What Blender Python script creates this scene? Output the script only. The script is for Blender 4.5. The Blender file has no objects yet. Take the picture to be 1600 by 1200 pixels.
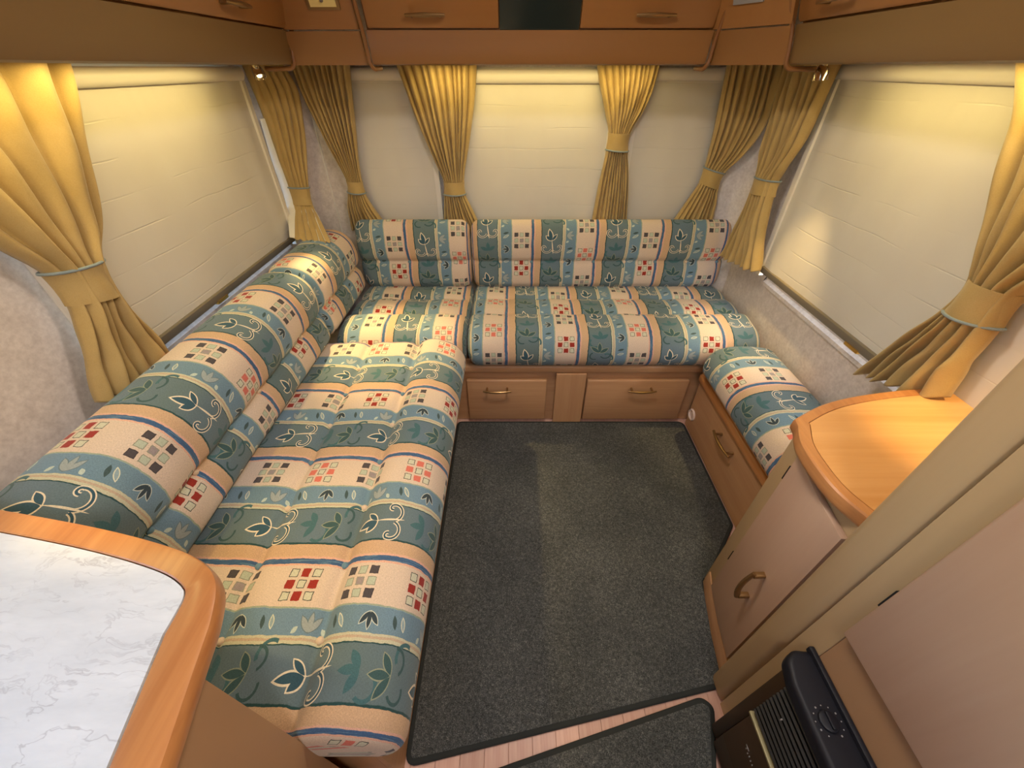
import bpy, bmesh, math, random
from mathutils import Vector, Matrix, Euler
random.seed(7)
SC = bpy.context.scene
COL = SC.collection
R = math.radians
PI = math.pi


def lin(c):
    return c / 12.92 if c <= 0.04045 else ((c + 0.055) / 1.055) ** 2.4


def rgb(r, g, b):
    return (lin(r / 255), lin(g / 255), lin(b / 255), 1.0)


# ---------------------------------------------------------------- camera
cam = bpy.data.cameras.new('camera')
cam.sensor_fit = 'HORIZONTAL'
cam.sensor_width = 36.0
cam.lens = 620.0 / 1600.0 * 36.0
cam.clip_start = 0.02
cam_o = bpy.data.objects.new('camera', cam)
COL.objects.link(cam_o)
cam_o.location = (0, 0, 1.45)
cam_o.rotation_euler = (R(90 - 38.6), 0, 0)
SC.camera = cam_o

# ---------------------------------------------------------------- world, lights, exposure
SC.view_settings.view_transform = 'Standard'
SC.view_settings.look = 'None'
SC.view_settings.gamma = 1.0
SC.view_settings.exposure = 0.0
SC.view_settings.use_curve_mapping = False

W = bpy.data.worlds.new('sky')
SC.world = W
W.use_nodes = True
wn = W.node_tree
sky = wn.nodes.new('ShaderNodeTexSky')
sky.sky_type = 'NISHITA'
sky.sun_disc = False
sky.sun_elevation = R(35)
sky.sun_rotation = R(140)
wn.links.new(sky.outputs[0], wn.nodes['Background'].inputs[0])
wn.nodes['Background'].inputs[1].default_value = 2.0

WARM = (1.0, 0.70, 0.30)      # halogen spots
STRIP = (1.0, 0.79, 0.30)     # tubes behind the pelmets
ROOF = (1.0, 0.91, 0.83)      # roof lamp
E_ROOF, E_STRIP, E_SPOT = 9.2, 2.6, 60.0


def lamp_obj(name, kind, loc, energy, color, parent=None, rot=(0, 0, 0), **kw):
    l = bpy.data.lights.new(name, kind)
    l.energy = energy
    l.color = color
    for k, v in kw.items():
        setattr(l, k, v)
    o = bpy.data.objects.new(name, l)
    COL.objects.link(o)
    o.location = loc
    o.rotation_euler = rot
    if parent:
        o.parent = parent
        o.location = Vector(loc) - parent.location
    return o


# ---------------------------------------------------------------- node helper
class T:
    """a node tree with a small expression language"""

    def __init__(s, tree):
        s.t = tree

    def n(s, kind, **kw):
        x = s.t.nodes.new('ShaderNode' + kind)
        for k, v in kw.items():
            setattr(x, k, v)
        return x

    def put(s, sock, v):
        if isinstance(v, X):
            v = v.o
        if isinstance(v, bpy.types.NodeSocket):
            s.t.links.new(v, sock)
        else:
            sock.default_value = v

    def m(s, op, *a):
        x = s.n('Math', operation=op)
        for i, v in enumerate(a):
            s.put(x.inputs[i], v)
        return X(s, x.outputs[0])

    def mix(s, f, a, b, blend='MIX'):
        x = s.n('MixRGB', blend_type=blend)
        s.put(x.inputs[0], f)
        s.put(x.inputs[1], a)
        s.put(x.inputs[2], b)
        return X(s, x.outputs[0])

    def noise(s, vec, scale, detail=2.0, rough=0.5, out=0):
        x = s.n('TexNoise')
        if vec is not None:
            s.put(x.inputs['Vector'], vec)
        x.inputs['Scale'].default_value = scale
        x.inputs['Detail'].default_value = detail
        x.inputs['Roughness'].default_value = rough
        return X(s, x.outputs[out])

    def mapping(s, vec, loc=(0, 0, 0), rot=(0, 0, 0), sc=(1, 1, 1), vt='POINT'):
        x = s.n('Mapping', vector_type=vt)
        s.put(x.inputs['Vector'], vec)
        x.inputs['Location'].default_value = loc
        x.inputs['Rotation'].default_value = rot
        x.inputs['Scale'].default_value = sc
        return X(s, x.outputs[0])

    def ramp(s, f, stops, interp='LINEAR'):
        x = s.n('ValToRGB')
        cr = x.color_ramp
        cr.interpolation = interp
        while len(cr.elements) < len(stops):
            cr.elements.new(0.5)
        for e, (p, c) in zip(cr.elements, stops):
            e.position = p
        for e, (p, c) in zip(cr.elements, stops):
            e.color = c
        s.put(x.inputs[0], f)
        return X(s, x.outputs[0])

    def xyz(s, a, b, c=0.0):
        x = s.n('CombineXYZ')
        for i, v in enumerate((a, b, c)):
            s.put(x.inputs[i], v)
        return X(s, x.outputs[0])

    def sep(s, v):
        x = s.n('SeparateXYZ')
        s.put(x.inputs[0], v)
        return [X(s, o) for o in x.outputs]

    def bump(s, h, strength, dist=0.01):
        x = s.n('Bump')
        x.inputs['Strength'].default_value = strength
        x.inputs['Distance'].default_value = dist
        s.put(x.inputs['Height'], h)
        return X(s, x.outputs[0])


class X:
    def __init__(s, t, o):
        s.t, s.o = t, o

    def __add__(s, b): return s.t.m('ADD', s, b)
    def __radd__(s, b): return s.t.m('ADD', b, s)
    def __sub__(s, b): return s.t.m('SUBTRACT', s, b)
    def __rsub__(s, b): return s.t.m('SUBTRACT', b, s)
    def __mul__(s, b): return s.t.m('MULTIPLY', s, b)
    def __rmul__(s, b): return s.t.m('MULTIPLY', b, s)
    def __truediv__(s, b): return s.t.m('DIVIDE', s, b)
    def __lt__(s, b): return s.t.m('LESS_THAN', s, b)
    def __gt__(s, b): return s.t.m('GREATER_THAN', s, b)
    def abs(s): return s.t.m('ABSOLUTE', s)
    def fract(s): return s.t.m('FRACT', s)
    def floor(s): return s.t.m('FLOOR', s)
    def round(s): return s.t.m('ROUND', s)
    def min(s, b): return s.t.m('MINIMUM', s, b)
    def max(s, b): return s.t.m('MAXIMUM', s, b)


def new_mat(name):
    m = bpy.data.materials.new(name)
    m.use_nodes = True
    t = T(m.node_tree)
    b = m.node_tree.nodes['Principled BSDF']
    return m, t, b


def plain(name, col, rough=0.5, metal=0.0, spec=0.5, emit=None, estr=0.0):
    m, t, b = new_mat(name)
    b.inputs['Base Color'].default_value = col
    b.inputs['Roughness'].default_value = rough
    b.inputs['Metallic'].default_value = metal
    b.inputs['Specular IOR Level'].default_value = spec
    if emit:
        b.inputs['Emission Color'].default_value = emit
        b.inputs['Emission Strength'].default_value = estr
    return m


def wood(name, c1, c2, axis='z', scale=1.0, rough=0.38, contrast=0.6, coat=0.0, blotch=0.25):
    """straight-grained veneer; the grain runs along the axis (object space, metres)"""
    m, t, b = new_mat(name)
    tc = t.n('TexCoord').outputs['Object']
    stretch = {'x': (1.2, 26, 26), 'y': (26, 1.2, 26), 'z': (26, 26, 1.2)}[axis]
    v = t.mapping(tc, sc=tuple(k * scale for k in stretch))
    n1 = t.noise(v, 1.0, 5.0, 0.62)
    v2 = t.mapping(tc, sc=tuple(k * scale * 5 for k in stretch))
    n2 = t.noise(v2, 1.0, 2.0, 0.5)
    v3 = t.mapping(tc, sc=tuple(3.5 if k > 2 else 1.6 for k in stretch))
    n3 = t.noise(v3, 1.0, 2.0, 0.5)
    f = (n1 - 0.5) * (1.6 * contrast) + (n2 - 0.5) * (0.6 * contrast) + (n3 - 0.5) * (2 * blotch) + 0.5
    col = t.ramp(f, [(0.15, c2), (0.85, c1)])
    t.put(b.inputs['Base Color'], col)
    b.inputs['Roughness'].default_value = rough
    b.inputs['Coat Weight'].default_value = coat
    b.inputs['Coat Roughness'].default_value = 0.25
    t.put(b.inputs['Normal'], t.bump(n1, 0.06, 0.002))
    return m


# ---------------------------------------------------------------- the seat fabric
P, V = 0.32, 0.295     # repeat across the stripes, repeat along them (metres)


def fabric_material():
    m, t, b = new_mat('patterned seat fabric')
    uvn = t.n('UVMap')
    uv = X(t, uvn.outputs[0])
    wob = t.noise(uv, 55.0, 2.0, 0.6)
    wob2 = t.noise(uv, 9.0, 1.0, 0.5)
    U, Vv, _ = t.sep(uv)
    u = U / P + (wob - 0.5) * 0.016 + (wob2 - 0.5) * 0.03
    fu = u.fract()
    uc = (U / P)
    fuc = uc.fract()
    par = t.m('FLOORED_MODULO', uc.floor(), 2.0)
    fv = (Vv / V + par * 0.25).fract()
    C = dict(cream=rgb(208, 187, 166), rose=rgb(214, 168, 146), blue=rgb(66, 94, 128), tan=rgb(200, 166, 132),
             dark=rgb(44, 74, 74), teal=rgb(97, 113, 118), pale=rgb(190, 186, 158), tan2=rgb(184, 162, 138),
             light=rgb(116, 146, 166), edge=rgb(150, 160, 140))
    base = t.ramp(fu, [(0.0, C['cream']), (0.285, C['rose']), (0.30, C['blue']), (0.338, C['rose']), (0.355, C['tan']),
                       (0.452, C['dark']), (0.466, C['teal']), (0.768, C['dark']), (0.777, C['pale']), (0.795, C['tan2']),
                       (0.812, C['pale']), (0.828, C['light']), (0.985, C['edge'])], 'CONSTANT')
    # the teal and light blue stripes vary between green and blue by noise
    shade = t.noise(t.mapping(uv, sc=(2.0, 5.5, 1.0)), 1.0, 1.0, 0.5)
    is_cool = ((fu - 0.617).abs() < 0.151).max((fu - 0.906).abs() < 0.079)
    base = t.mix(is_cool * 0.55, base, t.mix(0.75, base, t.ramp(shade, [(0.35, rgb(98, 114, 106)), (0.65, rgb(104, 124, 142))])))
    # streaks in the narrow blue line and flecks in the tan band
    streak = t.noise(t.mapping(uv, sc=(420, 16, 1)), 1.0, 2.0, 0.6)
    is_line = ((fu - 0.321).abs() < 0.022)
    base = t.mix(is_line * (streak > 0.58) * 0.5, base, rgb(120, 156, 170))
    fleck = t.noise(uv, 900.0, 1.0, 0.5)
    is_tan = ((fu - 0.41).abs() < 0.045)
    base = t.mix(is_tan * (fleck > 0.55) * 0.35, base, rgb(160, 128, 96))

    # ---- 3 x 3 squares on the cream band
    jit = (wob - 0.5) * 0.006
    a = (fuc - 0.148) * P + jit
    bg = fv * V
    bb0 = fv * 0.36                                 # motif drawing units
    red = fv > 0.5
    bb = t.m('FLOORED_MODULO', bg, V / 2) - V / 4 + jit
    pit = 0.0265
    i, j = (a / pit).round(), (bb / pit).round()
    inr = (i.abs() < 1.5) * (j.abs() < 1.5)
    la, lb = (a - i * pit).abs(), (bb - j * pit).abs()
    mx = la.max(lb)
    sq = inr * (mx < 0.0098)
    rim = sq * (mx > 0.0081)
    ij = t.m('FLOORED_MODULO', (i + j).abs(), 2.0)
    odd = ij > 0.5
    corner = (i.abs() * j.abs()) > 0.5
    centre = (i.abs() + j.abs()) < 0.5
    cell_grey = t.mix(corner, t.mix(centre, rgb(176, 182, 160), rgb(150, 138, 136)), rgb(78, 72, 74))
    redc = t.mix(par, rgb(150, 50, 40), rgb(206, 112, 96))
    cell_red = t.mix(odd, rgb(196, 194, 170), redc)
    cell = t.mix(red, cell_grey, cell_red)
    rim_c = t.mix(red, t.mix(corner, rgb(140, 140, 122), rgb(70, 62, 62)), t.mix(odd, rgb(64, 70, 66), redc))
    base = t.mix(sq, base, t.mix(rim, cell, rim_c))

    # ---- motifs: leaves are lens shapes between two points, curls are arcs
    pt = t.xyz((fuc - 0.617) * (P * 0.88), bg)             # teal stripe, metres, centre line at 0
    pl = t.xyz((fuc - 0.906) * P, bb0)             # light blue stripe

    def leaf(vec, n, tip, wid):
        dx, dy = tip[0] - n[0], tip[1] - n[1]
        L = math.hypot(dx, dy) / 2
        mp = t.mapping(vec, ((n[0] + tip[0]) / 2, (n[1] + tip[1]) / 2, 0), (0, 0, math.atan2(dy, dx)), (L, wid, 1), 'TEXTURE')
        x, y, _ = t.sep(mp)
        return x * x + y.abs()

    def leaves(vec, specs):
        f = None
        for n, tip, wid in specs:
            g = leaf(vec, n, tip, wid)
            f = g if f is None else f.min(g)
        return f

    def arc(vec, c, r, ang, half):
        """distance to a ring, kept on the side the angle points to"""
        d = t.n('VectorMath', operation='DISTANCE')
        t.put(d.inputs[0], vec)
        d.inputs[1].default_value = (c[0], c[1], 0)
        dist = (X(t, d.outputs['Value']) - r).abs()
        x, y, _ = t.sep(vec)
        side = (x - c[0]) * math.cos(ang) + (y - c[1]) * math.sin(ang)
        return dist + (side < half * r) * 1.0

    white = rgb(222, 208, 180)
    navy = rgb(58, 86, 98)
    shadow = rgb(70, 104, 108)
    dgrey = rgb(62, 88, 88)
    # faint plant
    f = leaves(pt, [((0.004, 0.196), (-0.032, 0.178), 0.008), ((0.004, 0.196), (0.000, 0.156), 0.008), ((0.004, 0.196), (0.032, 0.174), 0.008)])
    base = t.mix(f < 1.0, base, shadow)
    f = arc(pt, (-0.020, 0.212), 0.020, 2.4, 0.1).min(arc(pt, (0.030, 0.285), 0.022, -0.6, 0.1))
    base = t.mix((f < 0.0034), base, shadow)
    # dark trio with a thin rim
    f = leaves(pt, [((0.0, 0.258), (-0.036, 0.230), 0.0082), ((0.0, 0.258), (-0.002, 0.212), 0.0085), ((0.0, 0.258), (0.033, 0.236), 0.0082)])
    base = t.mix(f < 1.12, base, rgb(140, 146, 124))
    base = t.mix(f < 0.86, base, dgrey)
    f = arc(pt, (-0.020, 0.274), 0.017, 2.7, 0.0).min(arc(pt, (0.022, 0.264), 0.02, 1.2, 0.2))
    base = t.mix(f < 0.0026, base, dgrey)
    # outlined plant
    f = leaves(pt, [((0.0, 0.075), (-0.026, 0.052), 0.0085), ((0.0, 0.075), (-0.012, 0.022), 0.0095), ((0.0, 0.075), (0.022, 0.045), 0.0065)])
    base = t.mix(f < 1.25, base, white)
    base = t.mix(f < 0.86, base, navy)
    f = arc(pt, (-0.021, 0.112), 0.020, 1.95, -0.15).min(arc(pt, (0.022, 0.110), 0.021, 1.20, -0.15))
    f = f.min(arc(pt, (-0.034, 0.108), 0.0065, -1.6, -0.3)).min(arc(pt, (0.036, 0.106), 0.0065, -1.6, -0.3))
    base = t.mix(f < 0.0044, base, white)
    base = t.mix(f < 0.0021, base, navy)
    f = leaf(pt, (0.0, 0.072), (0.008, 0.142), 0.0022)
    base = t.mix(f < 1.0, base, white)
    # light blue stripe
    f = leaves(pl, [((-0.020, 0.062), (0.020, 0.062), 0.0075), ((-0.020, 0.062), (0.012, 0.036), 0.0075), ((-0.020, 0.062), (0.012, 0.088), 0.0075)])
    base = t.mix(f < 1.15, base, rgb(104, 122, 128))
    base = t.mix(f < 0.85, base, rgb(150, 158, 156))
    f = leaves(pl, [((-0.022, 0.020), (-0.008, 0.034), 0.006), ((-0.022, 0.104), (-0.008, 0.092), 0.006)])
    base = t.mix(f < 0.9, base, rgb(180, 192, 180))
    f = leaves(pl, [((-0.014, 0.142), (0.014, 0.134), 0.0055), ((-0.014, 0.302), (0.014, 0.294), 0.0055)])
    base = t.mix(f < 1.0, base, rgb(66, 84, 84))
    f = leaves(pl, [((-0.014, 0.166), (0.014, 0.148), 0.0055), ((-0.014, 0.326), (0.014, 0.318), 0.0055)])
    base = t.mix(f < 1.15, base, rgb(206, 206, 180))
    base = t.mix(f < 0.75, base, rgb(140, 160, 164))
    f = leaves(pl, [((0.016, 0.232), (-0.020, 0.232), 0.0062), ((0.016, 0.232), (-0.010, 0.208), 0.0062), ((0.016, 0.232), (-0.010, 0.256), 0.0062)])
    base = t.mix(f < 1.15, base, rgb(196, 200, 186))
    base = t.mix(f < 0.85, base, rgb(56, 68, 74))
    # weave
    w1 = t.noise(t.mapping(uv, sc=(900, 260, 1)), 1.0, 1.0, 0.5)
    w2 = t.noise(t.mapping(uv, sc=(240, 1000, 1)), 1.0, 1.0, 0.5)
    wv = w1 + w2 - 1.0
    base = t.mix(1.0, base, t.ramp(wv * 0.9 + 0.5, [(0.2, (0.80, 0.80, 0.80, 1)), (0.8, (1.16, 1.16, 1.16, 1))]), 'MULTIPLY')
    t.put(b.inputs['Base Color'], base)
    b.inputs['Roughness'].default_value = 0.9
    b.inputs['Specular IOR Level'].default_value = 0.15
    b.inputs['Sheen Weight'].default_value = 0.15
    t.put(b.inputs['Normal'], t.bump(wv, 0.25, 0.0015))
    return m


FABRIC = fabric_material()


def wall_mat():
    m, t, b = new_mat('mottled vinyl wallboard')
    tc = X(t, t.n('TexCoord').outputs['Object'])
    n = t.noise(tc, 90, 4, 0.65)
    n2 = t.noise(tc, 28, 3, 0.6)
    col = t.ramp((n - 0.5) * 1.1 + (n2 - 0.5) * 0.8 + 0.5, [(0.2, rgb(194, 181, 172)), (0.8, rgb(222, 211, 202))])
    t.put(b.inputs['Base Color'], col)
    b.inputs['Roughness'].default_value = 0.6
    t.put(b.inputs['Normal'], t.bump(n, 0.12, 0.001))
    return m


def carpet_mat():
    m, t, b = new_mat('charcoal carpet')
    tc = X(t, t.n('TexCoord').outputs['Object'])
    n = t.noise(tc, 420, 2, 0.7)
    n2 = t.noise(tc, 130, 3, 0.7)
    n3 = t.noise(tc, 4, 2, 0.5)
    f = (n - 0.5) * 1.5 + (n2 - 0.5) * 0.9 + (n3 - 0.5) * 0.35 + 0.5
    t.put(b.inputs['Base Color'], t.ramp(f, [(0.15, rgb(50, 52, 53)), (0.6, rgb(92, 94, 92)), (0.92, rgb(146, 146, 140))]))
    b.inputs['Roughness'].default_value = 1.0
    b.inputs['Specular IOR Level'].default_value = 0.05
    t.put(b.inputs['Normal'], t.bump(n + n2, 0.9, 0.004))
    return m


def marble_mat():
    m, t, b = new_mat('pale marble laminate')
    tc = X(t, t.n('TexCoord').outputs['Object'])
    rot = t.mapping(tc, rot=(0, 0, R(-52)), sc=(4.0, 15.0, 1))
    warp = t.noise(tc, 9, 4, 0.6, out=1)
    vv = t.n('VectorMath', operation='MULTIPLY_ADD')
    t.put(vv.inputs[0], warp)
    vv.inputs[1].default_value = (0.9, 0.9, 0)
    t.put(vv.inputs[2], rot)
    n = t.noise(vv.outputs[0], 1.0, 5, 0.65)
    vv2 = t.mapping(vv.outputs[0], (4.7, 1.3, 0), (0, 0, R(14)), (2.1, 2.3, 1))
    n2 = t.noise(vv2, 1.0, 4, 0.6)
    gate = t.noise(tc, 7, 3, 0.6)
    gate2 = t.noise(tc, 19, 2, 0.6)
    v1 = t.ramp((n - 0.5).abs(), [(0.0, (1, 1, 1, 1)), (0.014, (0, 0, 0, 1))])
    v2 = t.ramp((n2 - 0.5).abs(), [(0.0, (1, 1, 1, 1)), (0.02, (0, 0, 0, 1))])
    g1 = t.ramp(gate, [(0.42, (0, 0, 0, 1)), (0.60, (1, 1, 1, 1))])
    g2 = t.ramp(gate2, [(0.46, (0, 0, 0, 1)), (0.66, (1, 1, 1, 1))])
    cloud = t.noise(rot, 1.2, 5, 0.7)
    base = t.ramp(cloud, [(0.3, rgb(204, 208, 209)), (0.65, rgb(222, 225, 225))])
    col = t.mix((v1 * g1 * 0.42).max(v2 * g2 * 0.28), base, rgb(138, 134, 136))
    t.put(b.inputs['Base Color'], col)
    b.inputs['Roughness'].default_value = 0.32
    return m


def cloth_mat(name, c1, c2):
    m, t, b = new_mat(name)
    tc = X(t, t.n('TexCoord').outputs['Object'])
    n = t.noise(tc, 14, 3, 0.55)
    n2 = t.noise(tc, 500, 1, 0.5)
    t.put(b.inputs['Base Color'], t.ramp((n - 0.5) * 0.8 + (n2 - 0.5) * 0.5 + 0.5, [(0.2, c2), (0.8, c1)]))
    b.inputs['Roughness'].default_value = 0.75
    b.inputs['Specular IOR Level'].default_value = 0.25
    b.inputs['Sheen Weight'].default_value = 0.2
    t.put(b.inputs['Normal'], t.bump(n2 * 0.3 + n, 0.15, 0.006))
    return m


def blind_mat():
    m, t, b = new_mat('cream roller blind cloth')
    tc = X(t, t.n('TexCoord').outputs['Object'])
    n = t.noise(tc, 3.0, 2, 0.5)
    x, y, z = t.sep(tc)
    wob = t.noise(t.mapping(tc, sc=(2.5, 2.5, 0.5)), 1.0, 2, 0.5)
    lines = ((z + (wob - 0.5) * 0.05) / 0.082).fract()
    cr = t.ramp((lines - 0.5).abs(), [(0.0, (0, 0, 0, 1)), (0.03, (1, 1, 1, 1))])
    soft = t.noise(t.mapping(tc, sc=(5, 5, 3.0)), 1.0, 2, 0.5)
    t.put(b.inputs['Base Color'], t.ramp(n, [(0.3, rgb(204, 196, 182)), (0.7, rgb(212, 205, 192))]))
    b.inputs['Roughness'].default_value = 0.55
    b.inputs['Specular IOR Level'].default_value = 0.3
    h = soft * 0.8 + cr * t.ramp(soft, [(0.40, (0, 0, 0, 1)), (0.55, (1, 1, 1, 1))]) * 0.12
    t.put(b.inputs['Normal'], t.bump(h, 0.35, 0.02))
    return m


def glass_mat():
    m, t, b = new_mat('window acrylic')
    out = m.node_tree.nodes['Material Output']
    tr = t.n('BsdfTransparent')
    tr.inputs[0].default_value = (0.93, 0.95, 0.96, 1)
    gl = t.n('BsdfGlossy')
    gl.inputs['Roughness'].default_value = 0.03
    mx = t.n('MixShader')
    mx.inputs[0].default_value = 0.06
    m.node_tree.links.new(tr.outputs[0], mx.inputs[1])
    m.node_tree.links.new(gl.outputs[0], mx.inputs[2])
    m.node_tree.links.new(mx.outputs[0], out.inputs[0])
    return m


def laminate_mat():
    m, t, b = new_mat('pink beech floor laminate')
    oi = t.n('ObjectInfo')
    tc = X(t, t.n('TexCoord').outputs['Object'])
    n = t.noise(t.mapping(tc, sc=(60, 3, 10)), 1.0, 4, 0.6)
    c = t.ramp(n, [(0.3, rgb(200, 152, 134)), (0.7, rgb(222, 182, 162))])
    k = t.ramp(X(t, oi.outputs['Random']), [(0.0, (0.84, 0.82, 0.80, 1)), (1.0, (1.1, 1.1, 1.1, 1))])
    t.put(b.inputs['Base Color'], t.mix(1.0, c, k, 'MULTIPLY'))
    b.inputs['Roughness'].default_value = 0.4
    return m


M = dict(
    wall=wall_mat(), carpet=carpet_mat(), marble=marble_mat(), blind=blind_mat(), glass=glass_mat(), laminate=laminate_mat(),
    curtain=cloth_mat('ochre curtain cloth', rgb(184, 156, 102), rgb(166, 138, 84)),
    lining=cloth_mat('white curtain lining', rgb(226, 220, 208), rgb(214, 208, 196)),
    piping=cloth_mat('grey blue piping', rgb(138, 148, 150), rgb(118, 130, 134)),
    carpet_edge=plain('carpet binding', rgb(52, 54, 52), 0.95, spec=0.1),
    white_plastic=plain('white plastic', rgb(222, 214, 202), 0.4),
    ivory=plain('ivory plastic', rgb(226, 204, 190), 0.45),
    rail=plain('grey brown blind rail', rgb(116, 106, 90), 0.45),
    bronze=plain('bronze handle', rgb(150, 118, 76), 0.32, 0.75),
    brass=plain('brass', rgb(214, 170, 86), 0.28, 0.9),
    chrome=plain('chrome', rgb(206, 196, 176), 0.12, 1.0),
    black=plain('black plastic', rgb(21, 22, 30), 0.5, spec=0.35),
    fins=plain('black grille', rgb(30, 30, 32), 0.5),
    dark=plain('black void', rgb(10, 10, 10), 0.8),
    brown_metal=plain('dark brown enamel', rgb(62, 44, 24), 0.4),
    greenblack=plain('dark green glass panel', rgb(34, 42, 38), 0.25),
    socket_grey=plain('grey socket plate', rgb(150, 148, 142), 0.4),
    lit_plate=plain('lit brass plate', rgb(232, 206, 128), 0.35),  # brass plate with its lamplit brightness put into the colour
    strip_metal=plain('dull brass strip', rgb(150, 140, 104), 0.4, 0.3),
    silver=plain('silver print', rgb(190, 190, 192), 0.35, 0.6),
    beech_x=wood('beech veneer along x', rgb(204, 160, 118), rgb(182, 134, 94), 'x'),
    beech_y=wood('beech veneer along y', rgb(204, 160, 118), rgb(182, 134, 94), 'y'),
    beech_z=wood('beech veneer upright', rgb(204, 160, 118), rgb(182, 134, 94), 'z'),
    pink_z=wood('rosy beech door', rgb(196, 164, 138), rgb(180, 144, 118), 'z', blotch=0.5, contrast=0.25),
    frame_z=wood('plain beech frame', rgb(186, 158, 120), rgb(174, 146, 106), 'z', contrast=0.25, blotch=0.1),
    locker_x=wood('locker beech along x', rgb(162, 112, 60), rgb(146, 95, 47), 'x', contrast=0.3, blotch=0.3),
    locker_y=wood('locker beech along y', rgb(162, 112, 60), rgb(146, 95, 47), 'y', contrast=0.3, blotch=0.3),
    pelmet_x=wood('pelmet beech along x', rgb(148, 103, 56), rgb(138, 93, 48), 'x', contrast=0.15, blotch=0.1),
    pelmet_y=wood('pelmet beech along y', rgb(124, 94, 54), rgb(116, 86, 47), 'y', contrast=0.15, blotch=0.1),
    trim=wood('locker bead', rgb(144, 98, 54), rgb(124, 80, 42), 'z', contrast=0.3),
    top_lam=wood('table beech laminate', rgb(228, 174, 112), rgb(204, 144, 82), 'x', scale=0.55, rough=0.25, contrast=0.75),
    edge_wood=wood('solid beech edging', rgb(208, 146, 88), rgb(172, 108, 60), 'y', scale=0.8, rough=0.28, contrast=0.9, coat=0.3),
    side=wood('brown carcass panel', rgb(176, 138, 102), rgb(164, 126, 90), 'z', contrast=0.1, blotch=0.15),
    emit_strip=plain('strip diffuser', rgb(255, 240, 200), 0.5, emit=(1.0, 0.82, 0.38, 1), estr=2.0),
    emit_roof=plain('roof lamp diffuser', rgb(255, 245, 230), 0.5, emit=(1.0, 0.88, 0.72, 1), estr=4.0),
    emit_bulb=plain('halogen bulb', rgb(255, 240, 200), 0.3, emit=(1.0, 0.80, 0.45, 1), estr=14.0),
)


# ---------------------------------------------------------------- mesh helpers
class MB:
    def __init__(s):
        s.bm = bmesh.new()
        s.uvl = None

    def box(s, a, b, bev=0.0, seg=2):
        x0, y0, z0 = a
        x1, y1, z1 = b
        vs = [s.bm.verts.new(p) for p in ((x0, y0, z0), (x1, y0, z0), (x1, y1, z0), (x0, y1, z0), (x0, y0, z1), (x1, y0, z1), (x1, y1, z1), (x0, y1, z1))]
        fs = [s.bm.faces.new([vs[i] for i in f]) for f in ((0, 3, 2, 1), (4, 5, 6, 7), (0, 1, 5, 4), (1, 2, 6, 5), (2, 3, 7, 6), (3, 0, 4, 7))]
        if bev > 0:
            es = list({e for f in fs for e in f.edges})
            bmesh.ops.bevel(s.bm, geom=es, offset=bev, segments=seg, profile=0.5, affect='EDGES')
        return s

    def prism(s, poly, a, b, plane='xy', bev=0.0, seg=2):
        """extrude a polygon drawn in a plane between two values of the third axis"""
        def p3(p, h):
            return {'xy': (p[0], p[1], h), 'xz': (p[0], h, p[1]), 'yz': (h, p[0], p[1])}[plane]
        lo = [s.bm.verts.new(p3(p, a)) for p in poly]
        hi = [s.bm.verts.new(p3(p, b)) for p in poly]
        n = len(poly)
        fs = [s.bm.faces.new(lo[::-1]), s.bm.faces.new(hi)]
        caps = list(fs)
        for i in range(n):
            fs.append(s.bm.faces.new((lo[i], lo[(i + 1) % n], hi[(i + 1) % n], hi[i])))
        bmesh.ops.recalc_face_normals(s.bm, faces=fs)
        if bev > 0:
            es = list({e for f in caps for e in f.edges})
            bmesh.ops.bevel(s.bm, geom=es, offset=bev, segments=seg, profile=0.5, affect='EDGES')
        return s

    def loft(s, rings, close=True, cap=True):
        rows = [[s.bm.verts.new(p) for p in r] for r in rings]
        n = len(rows[0])
        fs = []
        for k in range(len(rows) - 1):
            for i in range(n if close else n - 1):
                fs.append(s.bm.faces.new((rows[k][i], rows[k][(i + 1) % n], rows[k + 1][(i + 1) % n], rows[k + 1][i])))
        if cap and close:
            fs.append(s.bm.faces.new(rows[0][::-1]))
            fs.append(s.bm.faces.new(rows[-1]))
        bmesh.ops.recalc_face_normals(s.bm, faces=fs)
        return s

    def tube(s, pts, r, n=10, sy=1.0, cap=True):
        """round bar along a polyline; sy flattens it"""
        pts = [Vector(p) for p in pts]
        rings = []
        prev = None
        for k, p in enumerate(pts):
            d = (pts[min(k + 1, len(pts) - 1)] - pts[max(k - 1, 0)]).normalized()
            if prev is None:
                up = Vector((0, 0, 1)) if abs(d.z) < 0.9 else Vector((0, 1, 0))
                u = d.cross(up).normalized()
            else:
                u = (prev - d * prev.dot(d)).normalized()
            prev = u
            w = d.cross(u)
            rr = r[k] if isinstance(r, (list, tuple)) else r
            rings.append([p + u * (rr * math.cos(2 * PI * i / n)) + w * (rr * sy * math.sin(2 * PI * i / n)) for i in range(n)])
        return s.loft(rings, True, cap)

    def lathe(s, prof, c, axis=(0, 0, 1), n=24):
        """profile of (radius, height) turned about an axis"""
        ax = Vector(axis).normalized()
        u = ax.orthogonal().normalized()
        w = ax.cross(u)
        c = Vector(c)
        return s.loft([[c + ax * h + (u * math.cos(2 * PI * i / n) + w * math.sin(2 * PI * i / n)) * max(r, 1e-4) for i in range(n)] for r, h in prof])

    def ob(s, name, mat, parent=None, loc=None, smooth=True, angle=35):
        me = bpy.data.meshes.new(name)
        base = Vector(loc) if loc is not None else Vector((0, 0, 0))
        if parent is not None:
            base = world_loc(parent)
        for v in s.bm.verts:
            v.co -= base
        s.bm.to_mesh(me)
        s.bm.free()
        for mt in (mat if isinstance(mat, (list, tuple)) else [mat]):
            me.materials.append(mt)
        if smooth:
            for p in me.polygons:
                p.use_smooth = True
            me.set_sharp_from_angle(angle=R(angle))
        o = bpy.data.objects.new(name, me)
        COL.objects.link(o)
        if parent is not None:
            o.parent = parent
        else:
            o.location = base
        return o


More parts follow.
